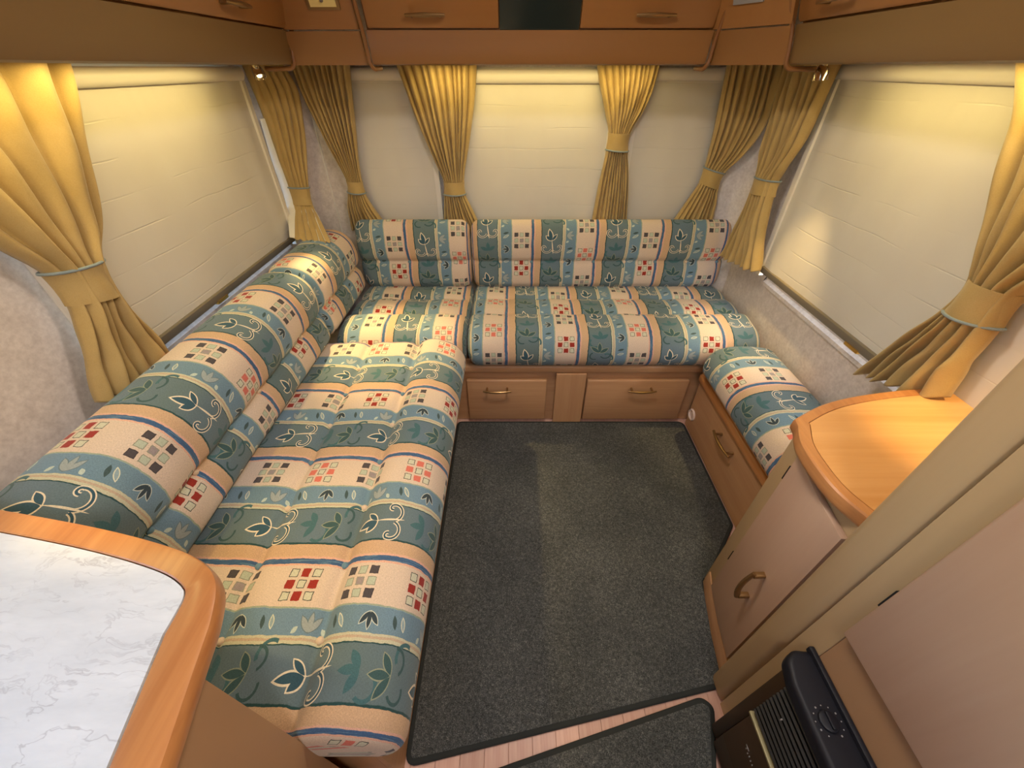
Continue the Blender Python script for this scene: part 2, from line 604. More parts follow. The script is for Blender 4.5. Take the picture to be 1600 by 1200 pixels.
def world_loc(o):
    v = Vector((0, 0, 0))
    while o:
        v += o.location
        o = o.parent
    return v


def tag(o, label=None, cat=None, group=None, kind=None):
    if label: o['label'] = label
    if cat: o['category'] = cat
    if group: o['group'] = group
    if kind: o['kind'] = kind
    return o


def thing(name, label, cat, loc, group=None):
    o = bpy.data.objects.new(name, None)
    o.empty_display_size = 0.05
    COL.objects.link(o)
    o.location = loc
    return tag(o, label, cat, group)


def struct(o):
    o['kind'] = 'structure'
    return o


def lerp(a, b, t):
    return a + (b - a) * t


def catmull(pts, n):
    """n points evenly spaced in parameter along a smooth curve through pts (tuples of any length)"""
    out = []
    m = len(pts) - 1
    for k in range(n):
        t = k / (n - 1) * m
        i = min(int(t), m - 1)
        f = t - i
        p0, p1, p2, p3 = pts[max(i - 1, 0)], pts[i], pts[i + 1], pts[min(i + 2, m)]
        out.append(tuple(0.5 * (2 * b + (c - a) * f + (2 * a - 5 * b + 4 * c - d) * f * f + (3 * b - a - 3 * c + d) * f ** 3)
                         for a, b, c, d in zip(p0, p1, p2, p3)))
    return out


def resample(pts, step):
    """even arc-length spacing along a polyline of 2-D points; returns points and arc lengths"""
    L = [0.0]
    for a, b in zip(pts, pts[1:]):
        L.append(L[-1] + math.dist(a, b))
    n = max(2, int(L[-1] / step) + 1)
    out, ss = [], []
    k = 0
    for i in range(n):
        s = L[-1] * i / (n - 1)
        while k < len(L) - 2 and L[k + 1] < s:
            k += 1
        f = (s - L[k]) / max(L[k + 1] - L[k], 1e-9)
        out.append(tuple(lerp(a, b, f) for a, b in zip(pts[k], pts[k + 1])))
        ss.append(s)
    return out, ss


# ================================================================ STRUCTURE
XL, XR, YF, YB, ZC = -1.08, 1.13, 2.16, -1.5, 1.95


def panel_wall(name, mat, along, const, thick, spans, zs, holes):
    """an upright wall with window openings: built as solid blocks round the holes"""
    us = sorted({spans[0], spans[1], *[h[0] for h in holes], *[h[1] for h in holes]})
    zz = sorted({zs[0], zs[1], *[h[2] for h in holes], *[h[3] for h in holes]})
    mb = MB()
    for a, b in zip(us, us[1:]):
        for c, d in zip(zz, zz[1:]):
            if any(h[0] <= a and b <= h[1] and h[2] <= c and d <= h[3] for h in holes):
                continue
            if along == 'y':
                mb.box((min(const, const + thick), a, c), (max(const, const + thick), b, d))
            else:
                mb.box((a, min(const, const + thick), c), (b, max(const, const + thick), d))
    bmesh.ops.remove_doubles(mb.bm, verts=mb.bm.verts, dist=1e-5)
    return mb


LWIN = (0.88, 1.90, 0.798, 1.44)
RWIN = (0.65, 1.64, 0.735, 1.44)
KWIN = (-0.95, 0.02, 1.00, 1.40)
FWINS = [(-0.76, -0.40, 0.84, 1.43), (-0.21, 0.41, 0.84, 1.43), (0.59, 0.95, 0.84, 1.43)]

struct(panel_wall('w', 0, 'y', XL, -0.035, (YB, 1.98), (0, ZC), [LWIN, KWIN]).ob('wall_left', M['wall'], smooth=False))
struct(panel_wall('w', 0, 'y', XR, 0.035, (YB, 1.98), (0, ZC), [RWIN]).ob('wall_right', M['wall'], smooth=False))
mb = panel_wall('w', 0, 'x', YF, 0.035, (-0.90, 0.95), (0, ZC), FWINS)
for sd, cx, sx, ox in (('left', -0.90, XL, XL - 0.035), ('right', 0.95, XR, XR + 0.035)):
    struct(MB().prism([(cx, YF), (cx, YF + 0.035), (ox, 1.98), (sx, 1.98)], 0, ZC).ob('wall_corner_' + sd, M['wall'], smooth=False))
wf = struct(mb.ob('wall_front', M['wall'], smooth=False))
# upright beads over the wallboard joints in the corners
for px in (-0.905, 0.955):
    struct(MB().tube([(px, YF - 0.002, 0.4), (px, YF - 0.002, 1.47)], 0.005, 8).ob('joint_bead', M['white_plastic'], wf))
struct(MB().box((XL - 0.035, YB - 0.04, 0), (XR + 0.035, YB, ZC)).ob('wall_back', M['wall'], smooth=False))

# ceiling with a roof light opening above the kitchen
RL = (-0.62, -0.12, -0.78, -0.18)
mb = MB()
for a, b, c, d in ((XL - 0.035, RL[0], YB, YF + 0.04), (RL[1], XR + 0.035, YB, YF + 0.04), (RL[0], RL[1], YB, RL[2]), (RL[0], RL[1], RL[3], YF + 0.04)):
    mb.box((a, c, ZC), (b, d, ZC + 0.04))
struct(mb.ob('ceiling', M['white_plastic'], smooth=False))


def window(name, mk):
    r = thing(name, None, None, (0, 0, 0))
    return struct(r)


def side_window(name, x, sgn, w):
    r = window(name, None)
    r.location = (x, (w[0] + w[1]) / 2, w[2])
    y0, y1, z0, z1 = w
    f = MB()
    xa, xb = sorted((x - sgn * 0.006, x + sgn * 0.035))
    for a, b, c, d in ((y0 - 0.028, y0 + 0.002, z0, z1), (y1 - 0.002, y1 + 0.028, z0, z1)):
        f.box((xa, a, c), (xb, b, d), 0.004)
    f.box((xa, y0 - 0.028, z1 - 0.002), (xb, y1 + 0.028, z1 + 0.026), 0.004)
    f.ob('window_frame', M['white_plastic'], r)
    p = sorted((x + sgn * 0.022, x + sgn * 0.028))
    MB().box((p[0], y0, z0), (p[1], y1, z1)).ob('pane', M['glass'], r)
    return r


side_window('window_1', XL, -1, LWIN)
side_window('window_2', XR, 1, RWIN)
side_window('window_3', XL, -1, KWIN)
# sloping sills added under the long windows to catch daylight as a glow
for nm, x, sg, w in (('glow_trim_1', XL, -1, LWIN), ('glow_trim_2', XR, 1, RWIN)):
    z = w[2]
    struct(MB().prism([(x - sg * 0.010, z - 0.045), (x - sg * 0.010, z - 0.030), (x + sg * 0.020, z + 0.004), (x + sg * 0.020, z - 0.0005), (x - sg * 0.0005, z - 0.0005), (x - sg * 0.0005, z - 0.045)], w[0] - 0.03, w[1] + 0.03, 'xz').ob(nm, M['wall'], smooth=False))
for k, w in enumerate(FWINS):
    r = window('window_%d' % (4 + k), None)
    r.location = ((w[0] + w[1]) / 2, YF, w[2])
    f = MB()
    for a, b, c, d in ((w[0] - 0.024, w[0] + 0.002, w[2], w[3]), (w[1] - 0.002, w[1] + 0.024, w[2], w[3]), (w[0] - 0.024, w[1] + 0.024, w[3], w[3] + 0.02), (w[0] - 0.024, w[1] + 0.024, w[2] - 0.02, w[2])):
        f.box((a, YF - 0.006, c), (b, YF + 0.03, d), 0.004)
    f.ob('window_frame', M['white_plastic'], r)
    MB().box((w[0], YF + 0.02, w[2]), (w[1], YF + 0.026, w[3])).ob('pane', M['glass'], r)
r = window('window_7', None)
r.location = (-0.25, -0.45, ZC)
f = MB()
for a, b, c, d in ((RL[0] - 0.03, RL[0], RL[2] - 0.03, RL[3] + 0.03), (RL[1], RL[1] + 0.03, RL[2] - 0.03, RL[3] + 0.03), (RL[0], RL[1], RL[2] - 0.03, RL[2]), (RL[0], RL[1], RL[3], RL[3] + 0.03)):
    f.box((a, c, ZC - 0.015), (b, d, ZC - 0.0005), 0.004)
f.ob('window_frame', M['white_plastic'], r)
MB().box((RL[0], RL[2], ZC + 0.03), (RL[1], RL[3], ZC + 0.036)).ob('pane', M['glass'], r)

# floor: base slab and laminate boards running front to back
fl = struct(MB().box((XL - 0.035, YB, -0.05), (XR + 0.035, YF + 0.035, -0.008)).ob('floor', M['laminate'], smooth=False))
bx = -0.40
first = None
while bx < 0.72:
    if first is None:
        first = MB().box((0, -1.2, -0.008), (0.0645, 0.62, 0.0), 0.0006, 1).ob('plank', M['laminate'], fl)
        first.location = (bx, 0, 0)
    else:
        c = first.copy()
        COL.objects.link(c)
        c.parent = fl
        c.location = (bx, 0, 0)
    bx += 0.0652


# ================================================================ CARPETS
def round_poly(pts, r, n=6):
    """round the corners of a polygon; r may be a list"""
    out = []
    m = len(pts)
    for i in range(m):
        p = Vector(pts[i]); a = Vector(pts[i - 1]); b = Vector(pts[(i + 1) % m])
        rr = r[i] if isinstance(r, (list, tuple)) else r
        if rr <= 0:
            out.append(tuple(p)); continue
        da, db = (a - p).normalized(), (b - p).normalized()
        ang = da.angle(db)
        d = min(rr / math.tan(ang / 2), (a - p).length * 0.49, (b - p).length * 0.49)
        s, e = p + da * d, p + db * d
        for k in range(n + 1):
            t = k / n
            out.append(tuple((1 - t) ** 2 * s + 2 * t * (1 - t) * p + t * t * e))
    return out


def inset_poly(pts, d):
    out = []
    m = len(pts)
    for i in range(m):
        p = Vector(pts[i]); a = Vector(pts[i - 1]); b = Vector(pts[(i + 1) % m])
        e1, e2 = (p - a), (b - p)
        if e1.length < 1e-9 or e2.length < 1e-9:
            out.append(tuple(p)); continue
        n1 = Vector((-e1.y, e1.x)).normalized(); n2 = Vector((-e2.y, e2.x)).normalized()
        nn = (n1 + n2)
        k = max(nn.length_squared / 2, 0.3)
        out.append(tuple(p + nn * (d / k)))
    return out


def dedup(pts):
    out = []
    for p in pts:
        if not out or math.dist(p, out[-1]) > 1e-4:
            out.append(p)
    if math.dist(out[0], out[-1]) < 1e-4:
        out.pop()
    return out


def carpet(poly, radii, label, loc):
    t = thing('carpet', label, 'carpet', loc, None)
    o = round_poly(poly, radii)
    o = dedup(o)
    rings = [[(p[0], p[1], z) for p in inset_poly(o, d)] for d, z in ((0, 0.0005), (0, 0.006), (0.002, 0.0088), (0.005, 0.010), (0.018, 0.010))]
    MB().loft(rings).ob('binding', M['carpet_edge'], t)
    MB().loft([[(p[0], p[1], z) for p in inset_poly(o, d)] for d, z in ((0.013, 0.0095), (0.0135, 0.0115), (0.016, 0.0125))]).ob('pile', M['carpet'], t)
    return t


carpet([(-0.285, 0.185), (0.655, 0.365), (0.690, 0.665), (0.735, 0.700), (0.893, 0.895), (0.893, 1.495), (-0.285, 1.495)], [0.03, 0.035, 0.03, 0.03, 0.03, 0.04, 0.03],
       'large charcoal carpet filling the floor between the seats', (0.3, 0.85, 0))
carpet([(-0.27, -0.9), (0.46, -0.9), (0.53, 0.16), (0.585, 0.315), (0.555, 0.338), (-0.325, 0.112)], [0.03, 0.03, 0.03, 0.03, 0.035, 0.03],
       'second charcoal carpet beyond the bare laminate strip, beside the heater', (0.1, -0.2, 0))


# ================================================================ CUSHIONS
def cushion(name, label, along, ends, prof, place, phase, vphase, creases, flip=False, group=None, end_r=0.045, cat='cushion', puff=0.006):
    """prof: closed control polygon (w, z) starting at the bottom back, over the top, down the front.
    place(l, w, z) -> world; u runs along l.  creases: [(w, z, depth)] rows of buttons."""
    l0, l1 = ends
    pts = catmull(prof, len(prof) * 8)
    pts, ss = resample(pts, 0.0085)
    k = min(range(len(pts)), key=lambda q: math.dist(pts[q], vphase))
    vphase = V / 4 - ss[k]
    cw = sum(p[0] for p in pts) / len(pts); cz = sum(p[1] for p in pts) / len(pts)
    hw = (max(p[0] for p in pts) - min(p[0] for p in pts)) / 2
    hz = (max(p[1] for p in pts) - min(p[1] for p in pts)) / 2
    cw = (max(p[0] for p in pts) + min(p[0] for p in pts)) / 2
    cz = (max(p[1] for p in pts) + min(p[1] for p in pts)) / 2
    # stations along the length, denser at the rounded ends
    st = []
    for k in range(7):
        a = k / 7 * PI / 2
        st.append((l0 + end_r * (1 - math.sin(a)) if False else l0 + end_r * (1 - math.cos(a)), end_r * (1 - math.sin(a))))
    n = max(4, int((l1 - l0 - 2 * end_r) / 0.014))
    for k in range(n + 1):
        st.append((lerp(l0 + end_r, l1 - end_r, k / n), 0.0))
    for k in range(6, -1, -1):
        a = k / 7 * PI / 2
        st.append((l1 - end_r * (1 - math.cos(a)), end_r * (1 - math.sin(a))))
    btns = []
    x = phase + 0.315 * P - 20 * P
    while x < l1 - 0.03:
        if x > l0 + 0.03:
            btns.append(x)
        x += P / 2
    bm = bmesh.new()
    uvl = bm.loops.layers.uv.new('UVMap')
    rows = []
    uvs = {}
    scap = 0.0
    for k, (l, ins) in enumerate(st):
        row = []
        for (w, z), s in zip(pts, ss):
            # pull towards the middle at the rounded ends
            kw, kz = 1 - ins / hw, 1 - ins / hz
            ww, zz = cw + (w - cw) * kw, cz + (z - cz) * kz
            dn = 0.0
            for (bw, bz, dep, _) in creases:
                d = math.hypot(w - bw, z - bz)
                if d < 0.12:
                    near = min(abs(l - b) for b in btns)
                    dn += dep * (math.exp(-(d / 0.009) ** 2) * (0.75 + 0.35 * math.exp(-(near / 0.03) ** 2)) + 0.35 * math.exp(-((near / 0.035) ** 2 + (d / 0.05) ** 2)))
                    dn -= puff * math.exp(-((d - 0.06) / 0.04) ** 2) * (1 - math.exp(-(near / 0.05) ** 2))
            # inward direction towards the centre of the section
            v = Vector((cw - w, (cz - z) * 1.0))
            if v.length > 1e-6:
                # use whichever axis dominates so tops sink down and faces sink back
                if abs(w - cw) / hw > abs(z - cz) / hz:
                    ww += dn * (1 if cw > w else -1)
                else:
                    zz += dn * (1 if cz > z else -1)
            vv = bm.verts.new(place(l, ww, zz))
            u = l + (-ins if l < (l0 + l1) / 2 else ins)
            uvs[vv] = ((-(u) if flip else u) - phase, s + vphase)
            row.append(vv)
        rows.append(row)
    m = len(pts)
    fs = []
    for a, b in zip(rows, rows[1:]):
        for i in range(m - 1):
            fs.append(bm.faces.new((a[i], a[i + 1], b[i + 1], b[i])))
        fs.append(bm.faces.new((a[m - 1], a[0], b[0], b[m - 1])))
    # end caps: a fan to a slightly domed centre
    for row, sg, l in ((rows[0], -1, l0), (rows[-1], 1, l1)):
        prev = row
        for q in (0.8, 0.5):
            ring = []
            for vv, (w, z) in zip(row, pts):
                kw, kz = (1 - end_r / hw) * q, (1 - end_r / hz) * q
                nv = bm.verts.new(place(l + sg * 0.006 * (1 - q), cw + (w - cw) * kw, cz + (z - cz) * kz))
                us, vs = uvs[vv]
                uvs[nv] = (us + sg * (1 - q) * 0.07 * (-1 if flip else 1), vs)
                ring.append(nv)
            for i in range(m):
                j = (i + 1) % m
                fs.append(bm.faces.new((prev[i], prev[j], ring[j], ring[i])))
            prev = ring
        fs.append(bm.faces.new(prev))
    bmesh.ops.recalc_face_normals(bm, faces=fs)
    for f in bm.faces:
        for lp in f.loops:
            lp[uvl].uv = uvs[lp.vert]
    c = place((l0 + l1) / 2, cw, min(p[1] for p in pts))
    t = thing(name, label, cat, c, group)
    mb = MB()
    mb.bm.free()
    mb.bm = bm
    mb.ob('cover', FABRIC, t, angle=180)
    # buttons
    proto = None
    for (bw, bz, dep, has) in creases:
        if not has:
            continue
        # nearest profile point gives the surface and its outward direction
        i = min(range(m), key=lambda q: math.hypot(pts[q][0] - bw, pts[q][1] - bz))
        a, b2 = pts[max(i - 2, 0)], pts[min(i + 2, m - 1)]
        tw, tz = b2[0] - a[0], b2[1] - a[1]
        top = abs(pts[i][0] - cw) / hw <= abs(pts[i][1] - cz) / hz
        sink = dep * 1.35
        for k, bl in enumerate(btns):
            if top:
                p = place(bl, pts[i][0], pts[i][1] - sink + 0.002)
                q = place(bl, pts[i][0], pts[i][1] - sink + 0.012)
            else:
                sg = 1 if pts[i][0] > cw else -1
                p = place(bl, pts[i][0] - sg * (sink - 0.002), pts[i][1])
                q = place(bl, pts[i][0] - sg * (sink - 0.012), pts[i][1])
            ax = Vector(q) - Vector(p)
            if proto is None:
                proto = [None]
            bmb = MB().lathe([(0.0001, -0.003), (0.0075, -0.002), (0.0085, 0.002), (0.0070, 0.0055), (0.0038, 0.0075), (0.0001, 0.008)], p, ax, 14)
            col = M['lining_btn'] if (k % 2 == 0) else M['teal_btn']
            bmb.ob('button', col, t)
    return t


M['lining_btn'] = cloth_mat('cream button cloth', rgb(220, 196, 166), rgb(200, 176, 150))
M['teal_btn'] = cloth_mat('blue button cloth', rgb(110, 140, 158), rgb(86, 120, 130))

# seat section: w from the back (0) to the front, z above the board; the front edge is a raised roll
def seat_prof(D, k1, k2, H=0.165):
    return [(0.03, 0.0), (0.0, 0.02), (0.0, 0.10), (0.012, 0.140), (0.05, 0.152), (k1 * 0.55, 0.155), (k1 - 0.03, 0.152), (k1, 0.145), (k1 + 0.03, 0.152),
            ((k1 + k2) / 2, 0.157), (k2 - 0.03, 0.154), (k2 - 0.002, 0.143), (k2 + 0.028, 0.164), (k2 + 0.07, H + 0.009), (D - 0.085, H + 0.004), (D - 0.035, H - 0.02),
            (D - 0.006, H - 0.062), (D + 0.002, H - 0.105), (D - 0.008, H - 0.14), (D - 0.03, 0.0)]


ZS = 0.375
# left run: w = x from the wall side, l = y
SL0 = -0.86
cushion('seat_cushion', 'longest patterned seat cushion, running from the marble worktop to the corner seat',
        'y', (0.150, 1.455), seat_prof(0.655, 0.250, 0.462), lambda l, w, z: (SL0 + w, l, ZS + z), 0.42 - 0.148 * P, (0.52, 0.170),
        [(0.250, 0.145, 0.011, 1), (0.462, 0.143, 0.006, 1)], end_r=0.035)
# front run: w from the back (y=2.07) towards the room, l = x
def fplace(y0):
    return lambda l, w, z: (l, y0 - w, ZS + z)


cushion('seat_cushion', 'square patterned seat cushion in the corner, between the two straight seats', 'x', (-0.785, -0.207),
        seat_prof(0.615, 0.20, 0.375), fplace(2.07), -0.623 - 0.148 * P, (0.49, 0.172), [(0.20, 0.145, 0.010, 1), (0.375, 0.143, 0.005, 0)])
cushion('seat_cushion', 'wide patterned seat cushion above the two drawers', 'x', (-0.200, 1.11),
        seat_prof(0.615, 0.20, 0.375), fplace(2.07), -0.082 - 0.148 * P - P, (0.465, 0.172), [(0.20, 0.145, 0.010, 1), (0.375, 0.143, 0.005, 0)])
# narrow bench, u runs towards the camera
cushion('seat_cushion', 'narrow patterned bench cushion between the corner cabinet and the grey wall', 'y', (0.706, 1.435),
        [(0.03, 0.0), (0.0, 0.02), (0.0, 0.10), (0.012, 0.135), (0.05, 0.150), (0.10, 0.156), (0.15, 0.157), (0.20, 0.152), (0.245, 0.132), (0.272, 0.095), (0.28, 0.05), (0.27, 0.02), (0.24, 0.0)],
        lambda l, w, z: (1.115 - w, l, ZS + z), -1.211 - 0.148 * P, (0.115, 0.157), [], flip=True)


def back_prof(Tt, H, c):
    """w from the wall (0) to the front, z up; v runs down the front"""
    return [(0.02, 0.0), (0.0, 0.03), (0.0, H * 0.5), (0.0, H - 0.10), (0.010, H - 0.035), (0.042, H - 0.006), (Tt * 0.5, H + 0.001), (Tt * 0.78, H - 0.012), (Tt * 0.96, H - 0.048), (Tt + 0.006, H - 0.10),
            (Tt + 0.004, c + 0.032), (Tt - 0.008, c), (Tt + 0.004, c - 0.030), (Tt + 0.010, c - 0.07), (Tt + 0.010, 0.03), (Tt - 0.01, 0.0)]


ZB = ZS + 0.150
bp = back_prof(0.205, 0.318, 0.130)
cr = [(0.205 - 0.008, 0.130, 0.010, 1)]
lback = lambda l, w, z: (-0.985 + w, l, ZB + z)
cushion('back_cushion', 'long patterned back cushion leaning below the blind nearest the worktop', 'y', (0.20, 1.475), bp, lback, 0.589 - 0.148 * P, (0.195, 0.262), cr)
cushion('back_cushion', 'short patterned back cushion squeezed into the corner below the first narrow curtain', 'y', (1.482, 1.985), bp, lback, 1.543 - 0.148 * P - P, (0.205, 0.20), cr)
bp2 = back_prof(0.110, 0.335, 0.140)
cr2 = [(0.110 - 0.008, 0.140, 0.009, 1)]
fback = lambda l, w, z: (l, 2.098 - w, ZB + z)
cushion('back_cushion', 'patterned back cushion with two cream bands behind the square corner seat', 'x', (-0.785, -0.212), bp2, fback, -0.585 - 0.148 * P, (0.112, 0.232), cr2)
cushion('back_cushion', 'wide patterned back cushion with four cream bands facing the camera', 'x', (-0.205, 1.095), bp2, fback, 0.048 - 0.148 * P, (0.112, 0.250), cr2)


# ================================================================ SEAT BOXES
def bow_handle(parent, p, along, out, L=0.12, r=0.0055, stand=0.026, mat=None, name='handle', flat=1.0):
    """a bowed bar on two posts: p centre on the surface, along and out unit vectors"""
    p, a, o = Vector(p), Vector(along), Vector(out)
    mb = MB()
    pts = []
    for k in range(9):
        t = -1 + 2 * k / 8
        pts.append(p + a * (t * L / 2) + o * (stand + 0.008 * (1 - t * t)))
    mb.tube(pts, [r * (0.75 + 0.35 * (1 - abs(-1 + 2 * k / 8))) for k in range(9)], 10, flat)
    for s in (-1, 1):
        mb.tube([p + a * (s * L * 0.36), p + a * (s * L * 0.36) + o * (stand + 0.004)], r * 0.85, 8)
    return mb.ob(name, mat or M['bronze'], parent)


t = thing('seat_box', 'beech seat box under the wide seat, two drawers and a loose centre leg board', 'seat box', (0.35, 1.51, 0))
MB().box((-0.30, 1.525, 0.0), (0.92, 1.54, 0.335)).ob('front_panel', M['beech_x'], t)
MB().box((-0.80, 1.54, 0.3555), (1.12, 2.12, 0.3745)).ob('bed_board', M['beech_x'], t)
MB().box((-0.30, 1.492, 0.322), (0.90, 1.548, 0.362), 0.012, 4).ob('top_rail', M['beech_x'], t)
MB().box((-0.80, 2.08, 0.0), (1.12, 2.10, 0.355)).ob('rear_panel', M['beech_x'], t)
for k, (a, b) in enumerate(((-0.22, 0.169), (0.364, 0.857))):
    d = MB().box((a, 1.501, 0.016), (b, 1.524, 0.272), 0.005, 3).ob('drawer', M['beech_x'], t)
    bow_handle(d, ((-0.072, 0.63)[k], 1.501, 0.226), (1, 0, 0), (0, -1, 0), 0.135, 0.006)
MB().box((0.210, 1.486, 0.0125), (0.352, 1.498, 0.3215), 0.001, 1).ob('leg_board', M['beech_z'], t)

t = thing('seat_box', 'seat box under the long seat, mostly hidden by its cushion', 'seat box', (-0.5, 0.8, 0))
MB().box((-0.30, 0.17, 0.0), (-0.285, 1.488, 0.355)).ob('front_panel', M['beech_y'], t)
MB().box((-1.07, 0.17, 0.3555), (-0.255, 1.488, 0.3745)).ob('bed_board', M['beech_y'], t)
MB().box((-1.07, 0.17, 0.0), (-0.3005, 0.185, 0.355)).ob('end_panel', M['beech_z'], t)

t = thing('seat_box', 'narrow bench box with a long drop front and a bowed handle', 'seat box', (0.95, 1.1, 0))
MB().box((0.900, 0.706, 0.0), (0.916, 1.490, 0.300), 0.002, 1).ob('front_panel', M['beech_y'], t)
MB().box((0.882, 0.706, 0.285), (0.925, 1.491, 0.328), 0.014, 4).ob('top_rail', M['edge_wood'], t)
MB().box((0.886, 0.706, 0.3555), (1.115, 1.490, 0.3745)).ob('bed_board', M['beech_y'], t)
MB().box((1.10, 0.706, 0.0), (1.115, 1.49, 0.355)).ob('rear_panel', M['beech_y'], t)
MB().box((0.895, 0.706, 0.328), (0.91, 1.49, 0.355)).ob('batten', M['beech_y'], t)
bow_handle(t, (0.900, 1.140, 0.222), (0, 1, 0), (-1, 0, 0), 0.150, 0.0065, 0.028)

o = MB().lathe([(0.026, 0.0), (0.030, -0.004), (0.031, 0.003), (0.0275, 0.0075), (0.0225, 0.005), (0.021, -0.003), (0.0001, -0.003)], (0.8985, 1.452, 0.095), (-1, 0, 0), 32).ob('air_outlet', M['ivory'], loc=(0.8985, 1.452, 0.095))
tag(o, 'round ivory warm air outlet ring in the bench front near the corner', 'air outlet')


# ================================================================ KITCHEN WORKTOP
wt_out = [(-1.068, 0.395), (-0.93, 0.380), (-0.786, 0.358), (-0.62, 0.329), (-0.505, 0.303), (-0.435, 0.280), (-0.393, 0.250), (-0.371, 0.206), (-0.360, 0.159), (-0.343, 0.082), (-0.325, 0.0), (-0.305, -0.10), (-0.285, -0.3), (-0.28, -0.9)]
wt_s = [tuple(p) for p in catmull(wt_out, 70)]
back_edge = [(-1.068, -0.9)]
inn = inset_poly(wt_s + back_edge, -0.034)
t = thing('kitchen_unit', 'kitchen unit with a white marble worktop edged in orange wood', 'kitchen unit', (-0.75, -0.3, 0))
outer = wt_s
inner = []
for i, p in enumerate(wt_s):
    a = Vector(wt_s[max(i - 1, 0)]); b = Vector(wt_s[min(i + 1, len(wt_s) - 1)])
    d = (b - a).normalized()
    nrm = Vector((d.y, -d.x))       # to the left worktop interior
    w = 0.034 if p[1] > 0.26 else lerp(0.052, 0.034, max(0, min(1, (p[1] - 0.2) / 0.06)))
    inner.append(tuple(Vector(p) + nrm * w))
# edging: lofted rounded section along the curve
def edging(a, b, z0, z1, nm):
    rings = []
    for p, q in zip(a, b):
        p, q = Vector(p), Vector(q)
        h = (p - q)
        sec = [(0.05, z0), (0.86, z0), (0.97, z0 + 0.004), (1.0, z0 + 0.010), (1.0, z1 - 0.010), (0.95, z1 - 0.003), (0.82, z1), (0.10, z1), (0.05, z1 - 0.0012)]
        rings.append([(q.x + h.x * s, q.y + h.y * s, z) for s, z in sec])
    return MB().loft(rings).ob(nm, M['edge_wood'], t)
ZW = 0.92
jn = 38
edging(outer[:jn + 1], inner[:jn + 1], ZW - 0.034, ZW, 'edging')
e2 = edging(outer[jn:], inner[jn:], ZW - 0.034, ZW, 'edging')
MB().prism([tuple(Vector(p)) for p in inner] + [(-1.068, -0.9)], ZW - 0.030, ZW - 0.0008).ob('worktop', M['marble'], t, smooth=False)
MB().prism([(-1.06, 0.148), (-1.06, -0.88), (-0.33, -0.88), (-0.352, -0.02), (-0.362, 0.12), (-0.366, 0.150), (-0.372, 0.148)], 0.0, ZW - 0.034).ob('cabinet_body', M['side'], t)
MB().box((-0.352, -0.80, 0.08), (-0.338, -0.12, 0.80), 0.003).ob('door', M['pink_z'], t)


# ================================================================ CORNER CABINET AND TABLE TOP
ZT = 0.82
top_far = catmull([(0.650, 0.664), (0.74, 0.712), (0.845, 0.745), (0.99, 0.770), (1.127, 0.778)], 22)
top_near = catmull([(0.645, 0.642), (0.622, 0.590), (0.614, 0.52), (0.618, 0.459), (0.640, 0.399)], 20)
tip = [(0.648, 0.656)]
outline = [tuple(p) for p in top_far[::-1]] + tip + [tuple(p) for p in top_near] + [(1.127, 0.399)]
t = thing('corner_cabinet', 'low beech cabinet with a curved glossy wooden top and one rosy door', 'cabinet', (0.9, 0.55, 0))
front_curve = [tuple(p) for p in top_far[::-1]] + tip + [tuple(p) for p in top_near]
inner = []
for i, p in enumerate(front_curve):
    a = Vector(front_curve[max(i - 1, 0)]); b = Vector(front_curve[min(i + 1, len(front_curve) - 1)])
    d = (b - a).normalized()
    nrm = Vector((-d.y, d.x))
    inner.append(Vector(p) + nrm * 0.026)
def seg_dist(p, a, b):
    a, b, p = Vector(a), Vector(b), Vector(p)
    q = max(0.0, min(1.0, (p - a).dot(b - a) / max((b - a).length_squared, 1e-9)))
    return (a + (b - a) * q - p).length


KT = Vector((0.6735, 0.6420))       # inner corner of the edging at the tip
inner = [KT.copy() if min(seg_dist(p, a, b) for a, b in zip(front_curve, front_curve[1:])) < 0.0252 else p for p in inner]
edging(front_curve, [tuple(p) for p in inner], ZT - 0.034, ZT, 'edging')
MB().prism(dedup([tuple(p) for p in inner]) + [(1.127, 0.399)], ZT - 0.030, ZT - 0.0006).ob('table_top', M['top_lam'], t, smooth=False)
# carcass: bowed front following the floor line
MB().prism([(1.122, 0.70), (0.712, 0.70), (0.695, 0.684), (0.6725, 0.60), (0.652, 0.50), (0.638, 0.400), (1.122, 0.400)], 0.0, ZT - 0.034, bev=0.004).ob('cabinet_body', M['frame_z'], t)
# door: lies just proud of the slanting front
def slab_on(line, z0, z1, th, name, mat, parent, bev=0.005):
    """thick panel that follows a plan line (room side to the left of it)"""
    pts = [Vector(p) for p in line]
    outp = []
    for i, p in enumerate(pts):
        d = (pts[min(i + 1, len(pts) - 1)] - pts[max(i - 1, 0)]).normalized()
        outp.append(p + Vector((d.y, -d.x)) * th)
    poly = [tuple(p) for p in pts] + [tuple(p) for p in outp[::-1]]
    return MB().prism(poly, z0, z1, bev=bev).ob(name, mat, parent)


dr = slab_on([(0.6735, 0.607), (0.670, 0.59), (0.6515, 0.50), (0.6390, 0.402)], 0.105, 0.752, 0.016, 'door', M['pink_z'], t)
h = MB()
pts = []
for k in range(9):
    q = -1 + 2 * k / 8
    pts.append((0.632 - 0.030 - 0.014 * (1 - q * q) + 0.004, 0.478, 0.40 + q * 0.062))
h.tube(pts, 0.0085, 10, 0.55)
for q in (-1, 1):
    h.box((0.604, 0.471, 0.40 + q * 0.055 - 0.006), (0.634, 0.485, 0.40 + q * 0.055 + 0.006), 0.002)
h.ob('handle', M['bronze'], dr)
for z in (0.672, 0.275):
    MB().box((0.672, 0.619, z - 0.024), (0.684, 0.628, z + 0.024), 0.001, 1).ob('hinge', M['dark'], t)
slab_on([(0.690, 0.668), (0.672, 0.60), (0.652, 0.50), (0.638, 0.402)], 0.0, 0.085, 0.006, 'plinth', M['beech_y'], t, 0.002)


